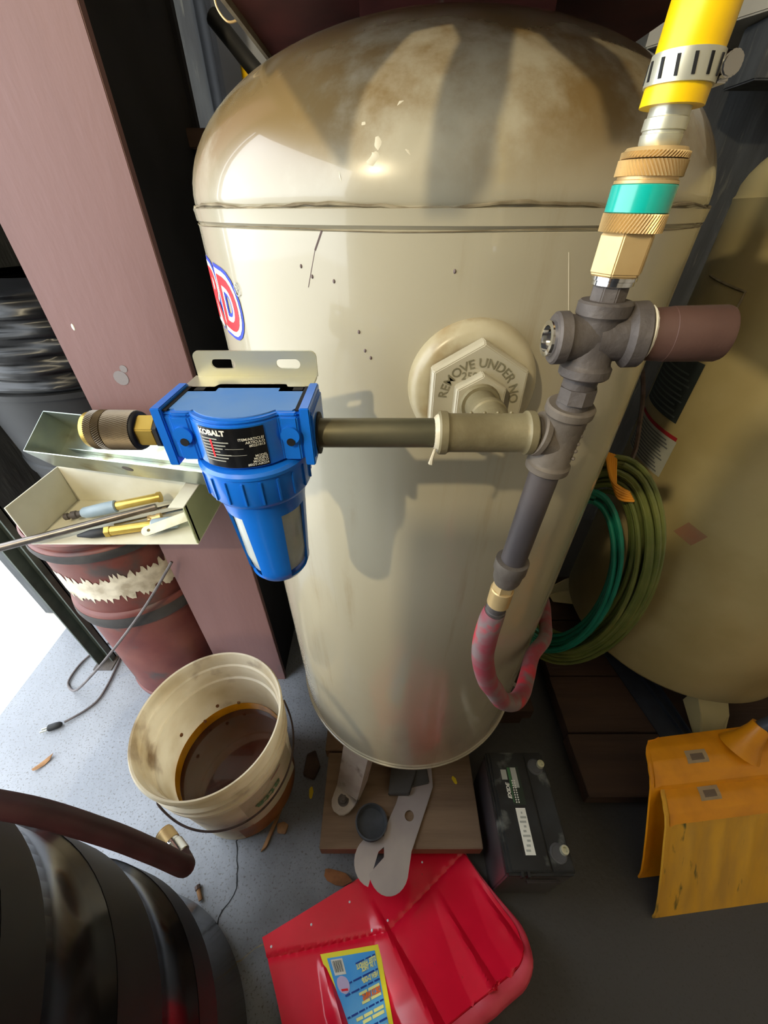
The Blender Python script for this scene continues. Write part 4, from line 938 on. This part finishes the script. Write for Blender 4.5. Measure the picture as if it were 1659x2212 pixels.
bl('white_label', ax0+.041, ax0+.061, ay0+.027, ay0+.102, M_white, LT+.0005, l2_)
for i in range(9): bl('print_mark', ax0+.044+.003*(i % 3), ax0+.053+.002*(i % 4), ay0+.032+.0075*i, ay0+.0355+.0075*i, M_grey, LT+.0008, l2_)

# ------------------------------------------------------------------ steel plates and rubber cup on the platform
def arc(cx, cy, r, a0, a1, n=10): return [(cx + r*math.cos(math.radians(a0+(a1-a0)*i/n)), cy + r*math.sin(math.radians(a0+(a1-a0)*i/n))) for i in range(n+1)]
long_ = [(.118, .365), (.118, .318), (.060, .200)] + arc(.010, .172, .042, -20, -150, 10) + [(-.032, .163), (.0, .190), (.0, .235), (.028, .285), (.052, .345), (.052, .365)]
pz = .0915
hole = [(.058+.0105*math.cos(2*PI*i/18), .262+.0105*math.sin(2*PI*i/18)) for i in range(18)]
lp_ = map_mb(plate_with_holes(long_, [hole], 0, .0022), lambda v: (v.x, v.z, pz+.0026+v.y))
solo('steel_plate', lp_, M_steel, 'long grey steel plate with a round hole jutting over the red shovel', 'plate', smooth=40)
lob = arc(-.022, .185, .042, 75, 255, 14) + [(-.028, .158), (-.012, .200), (.0, .208), (.0, .226)]
solo('steel_plate', MB().prism(lob, pz-.0006, pz+.0012), M_steel, 'rounded grey steel plate under the rubber cup', 'plate', smooth=40)
cup = MB().lathe((-.030, .246, pz+.0016), (.1, .15, 1), [(.030, 0), (.034, .006), (.036, .018), (.033, .0185), (.030, .006), (.002, .004)], seg=36)
solo('rubber_cup', cup, M_felt, 'dark rubber cup lying in front of the tank foot', 'cup')
solo('steel_wedge', MB().prism([(.01, .30), (.06, .30), (.085, .36), (.02, .375)], .0945, .110).prism([(.06, .315), (.110, .325), (.105, .362), (.075, .365)], .0945, .102), mat('dark_block', '#4a4846', '#3d3b3a', scale=20, rough=.7), 'dark metal block under the tank rim', 'block', bevel=.002)

# ------------------------------------------------------------------ red snow shovel
SA = Vector((-.2516, .0798)); EU = Vector((.908, .418)); SL = .4456; SB = SA + EU*SL; SN = Vector((.527, -.850))
e_ = SB - SA; det = e_.x*SN.y - e_.y*SN.x
def to_as(x, y):
    p = Vector((x, y)) - SA; return ((p.x*SN.y - p.y*SN.x)/det, (e_.x*p.y - e_.y*p.x)/det)
RID = [(to_as(-.0296, .134), to_as(.080, -.02), .022, .060), (to_as(.115, .150), to_as(.192, .006), .016, .050), (to_as(.200, .165), to_as(.246, .075), .012, .045), (to_as(-.128, .055), to_as(-.078, -.02), .014, .03)]
VG = [((.183, .2097), (.008, .0863)), ((.008, .0863), (-.245, .050))]
def segd(x, y, a, b):
    a = Vector(a); b = Vector(b); p = Vector((x, y)); t = max(0, min(1, (p-a).dot(b-a)/(b-a).length_squared)); return (p-(a+(b-a)*t)).length
def prof_z(s_): return .006 + .05*s_ + 2.1*max(0, s_-.05)**2
def sz(x, y):
    a, s_ = to_as(x, y)
    z = prof_z(s_)
    z += .055*max(0, a-.90)**2*60*min(1, s_*8)*.25 + .055*max(0, .06-a)**2*60*.1
    for (a0, s0), (a1, s1), h, w in RID:
        t = (s_-s0)/(s1-s0)
        if t > 0:
            ac = a0+(a1-a0)*t; k = min(1, t*1.2); dd = a-ac
            z += h*k*max(0, 1-abs(dd)/(w*(.35+.65*k)*(1.7 if dd < 0 else .55)))
    dg = min(segd(x, y, *g_) for g_ in VG)
    z -= .004*max(0, 1-dg/.006)
    return z
rs = thing('snow_shovel', 'red plastic snow shovel blade lying in front of the platform', 'shovel', (0, .05, 0))
SMX = .250; RC = .055
def amax(s_):
    k = max(0, s_-(SMX-RC))/RC; return 1 - (1-math.sqrt(max(0, 1-k*k)))*RC/SL
def blade(u, v):
    s_ = SMX*(1-(1-v)**1.25); am = amax(s_); a = (1-am) + (2*am-1)*u
    p = SA + e_*a + SN*s_; return Vector((p.x, p.y, sz(p.x, p.y)))
part('blade', MB().grid(blade, 150, 64, .004), M_shovel, rs, smooth=28)
# rim that runs up the right side, round the corner and along the back
bp_ = [SA + e_*1.0 + SN*(SMX-RC)*i/14 for i in range(14)]
bp_ += [SA + e_*1.0 - EU*RC + SN*(SMX-RC) + EU*RC*math.cos(PI/2*i/12) + SN*RC*math.sin(PI/2*i/12) for i in range(13)]
bp_ += [SA + e_*(1-RC/SL)*(1-i/20) + SN*SMX for i in range(1, 20)]
vs = []; nb = len(bp_)
for i, p in enumerate(bp_):
    d_ = (bp_[min(i+1, nb-1)] - bp_[max(i-1, 0)]).normalized(); o_ = Vector((-d_.y, d_.x))
    w_ = .003 + .023*min(1, max(0, i-8)/18); zb_ = sz(p.x, p.y)
    for (f_, dz) in ((0, .001), (.35, .005), (.8, .002), (1.0, -.010), (.95, -.012), (.3, -.003)):
        q = p + o_*w_*f_; vs.append((q.x, q.y, zb_ + dz*(w_/.026)))
fs = []
for i in range(nb-1):
    for k in range(6): fs.append((i*6+k, i*6+(k+1) % 6, (i+1)*6+(k+1) % 6, (i+1)*6+k))
fs += [tuple(range(6)), tuple((nb-1)*6+k for k in range(6))]
part('rolled_rim', MB().add(vs, fs), mat('pale_red_poly', '#dc4a5c', '#cf3c4e', scale=20, rough=.45), rs, 'paler rolled rim', smooth=60)  # rim in a paler red than the blade
part('back_stiffener', MB().grid(lambda u, v: (lambda p: (p.x, p.y, .004+.062*v))(SA + e_*(.62+.33*u) + SN*(SMX+.004+.012*v)), 12, 4, .006), M_shovel, rs, smooth=40)
for (x, y) in ((-.0745, .1316), (-.1525, .098), (-.0235, .0895), (.0083, .1027), (-.2296, .0672), (.0878, .196)):
    part('rivet', MB().sphere((x, y, sz(x, y)+.0012), .0046, 1, 1, .7, 12, 8), mat('rivet_white', '#dcdce4', rough=.3), rs, 'pale rivet')
def lab_pt(a, b):
    p0 = Vector((-.128, .057)); p1 = Vector((-.010, .070)); p2 = Vector((.030, -.075)); p3 = Vector((-.045, -.075))
    t = p0.lerp(p1, a); bt_ = p3.lerp(p2, a); return t.lerp(bt_, b)
def on_lab(a, b, off):
    p = lab_pt(a, b); return Vector((p.x, p.y, prof_z(to_as(p.x, p.y)[1]) + .006 + off))
sl = part('label', MB().grid(lambda a, b: on_lab(a, b, .0), 10, 14), M_ylabel, rs, 'yellow bordered blue product label', smooth=60)
part('label_field', MB().grid(lambda a, b: on_lab(.09+.82*a, .05+.95*b, .0006), 10, 14), M_slabel, sl, smooth=60)
part('barcode_panel', MB().grid(lambda a, b: on_lab(.14+.20*a, .07+.15*b, .0012), 2, 2), M_white, sl, smooth=0)
for i in range(9): part('bar_code_line', MB().grid(lambda a, b, i=i: on_lab(.16+.018*i+(.006+.004*(i % 2))*a, .085+.11*b, .0016), 1, 1), M_black, sl, smooth=0)
part('badge', MB().grid(lambda a, b: on_lab(.24+(.02+.10*math.sqrt(max(0, 1-(2*b-1)**2)))*(2*a-1)*.9, .23+.16*b, .0012), 8, 10), M_lilac, sl, smooth=0)
part('badge_mark', MB().grid(lambda a, b: on_lab(.18+.12*a, .345+.02*b, .0016), 2, 1), M_red, sl, smooth=0)
SLANT = .16
def stx(t, size, ac, b, m, bold=.0, sx=1):
    # the words read upside down from here: the handle end is towards the viewer
    part('lettering', text_mb(t, size, lambda x, y: on_lab(ac - x*sx, b - y + x*sx*SLANT, .0018), align='LEFT', bold=bold), m, sl, smooth=0)
def words(ac, b, h, lens, m, gap=.025):
    # rows of small print, too blurred to read: one bar for each word
    x = 0
    for w in lens:
        part('small_print', MB().grid(lambda u, v, x=x, w=w: on_lab(ac - x - w*u, b - h*(v-.5) + (x+w*u)*SLANT, .0016), 2, 1), m, sl, smooth=0); x += w + gap
words(.90, .085, .014, (.05, .10, .16), M_navy); stx('STEEL HANDLE', .062, .90, .120, M_pale, .003, .85); stx('1 1/4  THICK', .055, .88, .165, M_pale, .003, .85)
words(.90, .215, .014, (.04, .22, .16, .05), M_navy); stx('NEW D-GRIP', .062, .89, .255, M_pale, .003, .85)
words(.90, .300, .014, (.10, .10, .12, .16, .10), M_navy); words(.88, .345, .024, (.22, .16), M_pale); stx('DELTA WING', .068, .88, .385, M_orange, .004, .85); words(.88, .420, .024, (.20, .16), M_pale)
words(.90, .470, .014, (.07, .06, .12, .03, .12, .14, .06), M_navy); words(.88, .520, .026, (.20, .18, .14), M_pale); words(.87, .560, .026, (.24, .18), M_pale)
words(.90, .610, .014, (.16, .10, .12, .10, .08), M_navy); words(.88, .660, .026, (.14, .20), M_pale); words(.86, .700, .026, (.20, .20), M_pale)
stx('SNOW', .10, .86, .790, M_lilac, .006, .9)
# handle socket and shaft run up past the photographer's side
part('socket', MB().cyl((.075, -.055, .07), (.102, -.115, .105), .022, .019, seg=20), M_shovel, rs)
part('shaft', MB().cyl((.100, -.11, .102), (.55, -1.09, .66), .0145, seg=16), M_zinc, rs)

# ------------------------------------------------------------------ two orange snow shovels nested at the right
def orange(label, off, front):
    t = thing('snow_shovel', label, 'shovel', (.82, .14+off[0], off[1]), 'orange shovels at the right')
    x0, x1 = (.574, 1.06) if front else (.560, 1.075); R = .055
    P = [(.108, .0, 0), (.138, .055, 0), (.172, .110, 0), (.204, .158, 0), (.224, .187, 1), (.240, .203, 1), (.262, .211, 1), (.290, .209, 1), (.315, .200, 1)]
    def f(u, v):
        q = v*(len(P)-1); i = min(int(q), len(P)-2); w = q-i
        y = P[i][0]*(1-w)+P[i+1][0]*w; z = P[i][1]*(1-w)+P[i+1][1]*w
        inset = 0.012*v
        if v > .62: inset += R*(1-math.sqrt(max(0, 1-((v-.62)/.38)**2)))*.8
        x = x0+inset + (x1-x0-2*inset)*u
        rib = 0
        if v < .5: rib = .006*abs(math.sin(u*PI*7))*math.sin(PI*min(1, v/.5))
        side = .010*max(0, 1-min(u, 1-u)/.05)*(1 if v > .04 else v/.04)
        return (x, y+off[0]+.045*(u)*1.0 - side*.6 + rib, max(.0002, z+off[1]+side*.3*(1 if v > .04 else 0)))
    bl_ = part('blade', MB().grid(f, 84, 54, .0035), M_yshovel2 if front else M_yshovel, t, smooth=50)
    def f2(u, v): p = Vector(f(.02+.96*u, .50+.495*v)); return p + Vector((0, -.0012, .0012))
    part('top_curve', MB().grid(f2, 60, 24), M_yshovel, t, smooth=60)
    def f3(u, v): p = Vector(f(.185+.10*u, .70+.12*v)); return p + Vector((0, -.0018, .0020))
    part('sticker', MB().grid(f3, 6, 6), mat('worn_sticker', '#a08a6a', '#8d7a60', scale=30, rough=.7), t, smooth=0)
    def f4(u, v): p = Vector(f(.205+.06*u, .73+.06*v)); return p + Vector((0, -.0022, .0026))
    part('sticker_mark', MB().grid(f4, 4, 4), mat('worn_sticker_dark', '#6a5a4a', rough=.7), t, smooth=0)
    if front: return
    c0 = Vector((.795, .29+off[0], .205+off[1]))
    part('socket', MB().lathe(c0, (.30, .22, .62), [(.040, 0), (.026, .03), (.019, .06), (.018, .075)], seg=20), M_yshovel, t)
    d_ = Vector((.42, .05, .62)).normalized(); s_ = c0 + Vector((.30, .22, .62)).normalized()*.06
    part('shaft', MB().cyl(s_, s_ + d_*(.95 if not front else .9), .016, seg=16), M_handle, t, 'blue grey handle')
orange('scuffed orange shovel blade standing in front of its twin', (0, 0), True)
orange('cleaner orange snow shovel nested behind the scuffed one', (.058, .034), False)

# ------------------------------------------------------------------ things high up behind the dome
solo('wall_shelf', MB().box(-.36, .30, .88, 1.448, 1.27, 1.295), M_wooddk, 'dark plank shelf on the back wall behind the dome', 'shelf', bevel=.002)
cb_ = thing('junction_box', 'blue grey metal box on the shelf behind the dome', 'box', (-.22, 1.02, 1.296))
part('body', MB().box(-.285, -.14, .98, 1.10, 1.296, 1.50), mat('blue_grey_paint', '#7d8494', '#6d7484', scale=14, rough=.6), cb_, bevel=.004)
part('cover', MB().box(-.275, -.15, .976, .9795, 1.31, 1.49), mat('blue_grey_cover', '#868c9a', rough=.55), cb_, bevel=.001)
solo('rubber_pipe', MB().tube([(-.262, .93, 1.422), (-.235, .92, 1.395), (-.205, .905, 1.365), (-.17, .90, 1.335), (-.14, .90, 1.312)], .012, seg=12), M_bkmatte, 'short black pipe leaning on the shelf behind the dome', 'pipe')
solo('yellow_funnel', MB().lathe((-.215, .955, 1.296), (-.12, 0, 1), [(.035, 0), (.033, .01), (.016, .055), (.012, .085)], seg=20), M_yellow, 'small yellow funnel on the shelf beside the black pipe', 'funnel')
solo('olive_can', MB().lathe((-.128, .940, 1.296), (0, 0, 1), [(.030, 0), (.031, .004), (.031, .060), (.024, .068), (.034, .070), (.020, .095), (.006, .098)], seg=24), mat('olive_can_paint', '#5b5a48', '#b0a890', scale=9, rough=.5, ramp=(.5, .55)), 'small olive capped can at the edge of the dome', 'can')
solo('wire_loop', MB().tube([(-.137, .57, 1.36), (-.150, .565, 1.352), (-.153, .56, 1.337), (-.144, .557, 1.326), (-.132, .558, 1.328)], .0009, seg=6), M_brass, 'thin bent wire hanging from the pump plate edge', 'wire')
solo('drain_pipe', MB().cyl((-.405, 1.41, 0), (-.405, 1.41, 2.7), .030, seg=20), M_bkmatte, 'black drain pipe running up the back wall', 'pipe')
wc = thing('wall_cabinet', 'pale grey wall cabinet high behind the yellow hose', 'cabinet', (.95, 1.2, 1.5))
part('carcass', MB().prism([(.640, 1.449), (.875, .98), (1.25, .98), (1.25, 1.449)], 1.50, 2.25), M_cab, wc, bevel=.003)
solo('wall_beam', MB().box(.78, 1.28, 1.20, 1.30, 1.405, 1.4985), M_wall, 'grey beam under the pale wall cabinet', 'beam', bevel=.003)

# ------------------------------------------------------------------ small litter on the floor
def flake(name, label, cat, m, c, sx, sy, rot, curl=.25, h=.0012, group=None, shape=None):
    pts = shape or [(math.cos(2*PI*i/12)*(1+.18*math.sin(5*i)), math.sin(2*PI*i/12)*(1+.15*math.cos(7*i))) for i in range(12)]
    cr_, sr_ = math.cos(rot), math.sin(rot)
    def fn(x, y, z): X = x*sx; Y = y*sy; return (c[0] + X*cr_ - Y*sr_, c[1] + X*sr_ + Y*cr_, c[2] + z + curl*(X*X/sx + Y*Y/sy*.5))
    return solo(name, MB().prism(pts, .0004, h, fn), m, label, cat, group=group, smooth=40)
flake('dry_leaf', 'curled brown leaf on the floor left of the red shovel', 'leaf', M_leaf, (-.105, .172, 0), .036, .012, -.25, .5)
flake('yellow_leaf', 'tiny yellow leaf on the dark floor beside the bucket', 'leaf', M_yleaf, (-.189, .334, 0), .006, .013, .1, .3)
flake('yellow_leaf', 'tiny yellow leaf on the boards under the tank rim', 'leaf', M_yleaf, (.172, .334, .0902), .005, .009, .5, .3)
flake('dry_leaf', 'pale dry leaf on the bright floor by the plug', 'leaf', M_chip, (-.93, .40, 0), .028, .007, .9, .4)
solo('wood_chip', MB().prism([(-.290, .215), (-.278, .225), (-.262, .275), (-.256, .300), (-.268, .285)], .0004, .006), M_chip, 'long splintered wood chip beside the bucket', 'chip', bevel=.001)
solo('wood_chip', MB().prism([(-.258, .250), (-.238, .248), (-.234, .266), (-.246, .272), (-.262, .268)], .0004, .009), M_chip, 'short blocky wood chip right of the bucket', 'chip', bevel=.0015)
solo('wood_chip', MB().prism([(-.215, .37), (-.185, .36), (-.172, .39), (-.19, .43), (-.212, .42)], .0004, .012), mat('old_chip', '#4f3f33', '#40332a', scale=30, rough=.9), 'dark broad wood chip against the platform', 'chip', bevel=.002)
stb = thing('screw_stub', 'small rusty screw stub on the floor by the black bin', 'screw', (-.41, .15, 0))
part('head', MB().cyl((-.416, .158, .006), (-.412, .152, .006), .0062, seg=8), M_wire, stb, smooth=0)
part('shank', MB().cyl((-.412, .152, .006), (-.400, .135, .005), .0042, seg=10), M_chip, stb)
bo_ = thing('small_bottle', 'small dark bottle with a yellow cap between drum and column', 'bottle', (-.517, .597, 0))
part('bottle_body', MB().lathe((-.517, .597, 0), (0, 0, 1), [(.026, 0), (.028, .003), (.028, .128), (.020, .144), (.011, .150), (.011, .158)], seg=24), mat('dark_bottle', '#23282a', '#33393a', scale=20, rough=.3), bo_)
part('cap', MB().lathe((-.517, .597, .156), (0, 0, 1), [(.013, 0), (.013, .016), (.011, .018)], seg=20), mat('cap_yellow', '#c9c06a', rough=.5), bo_)
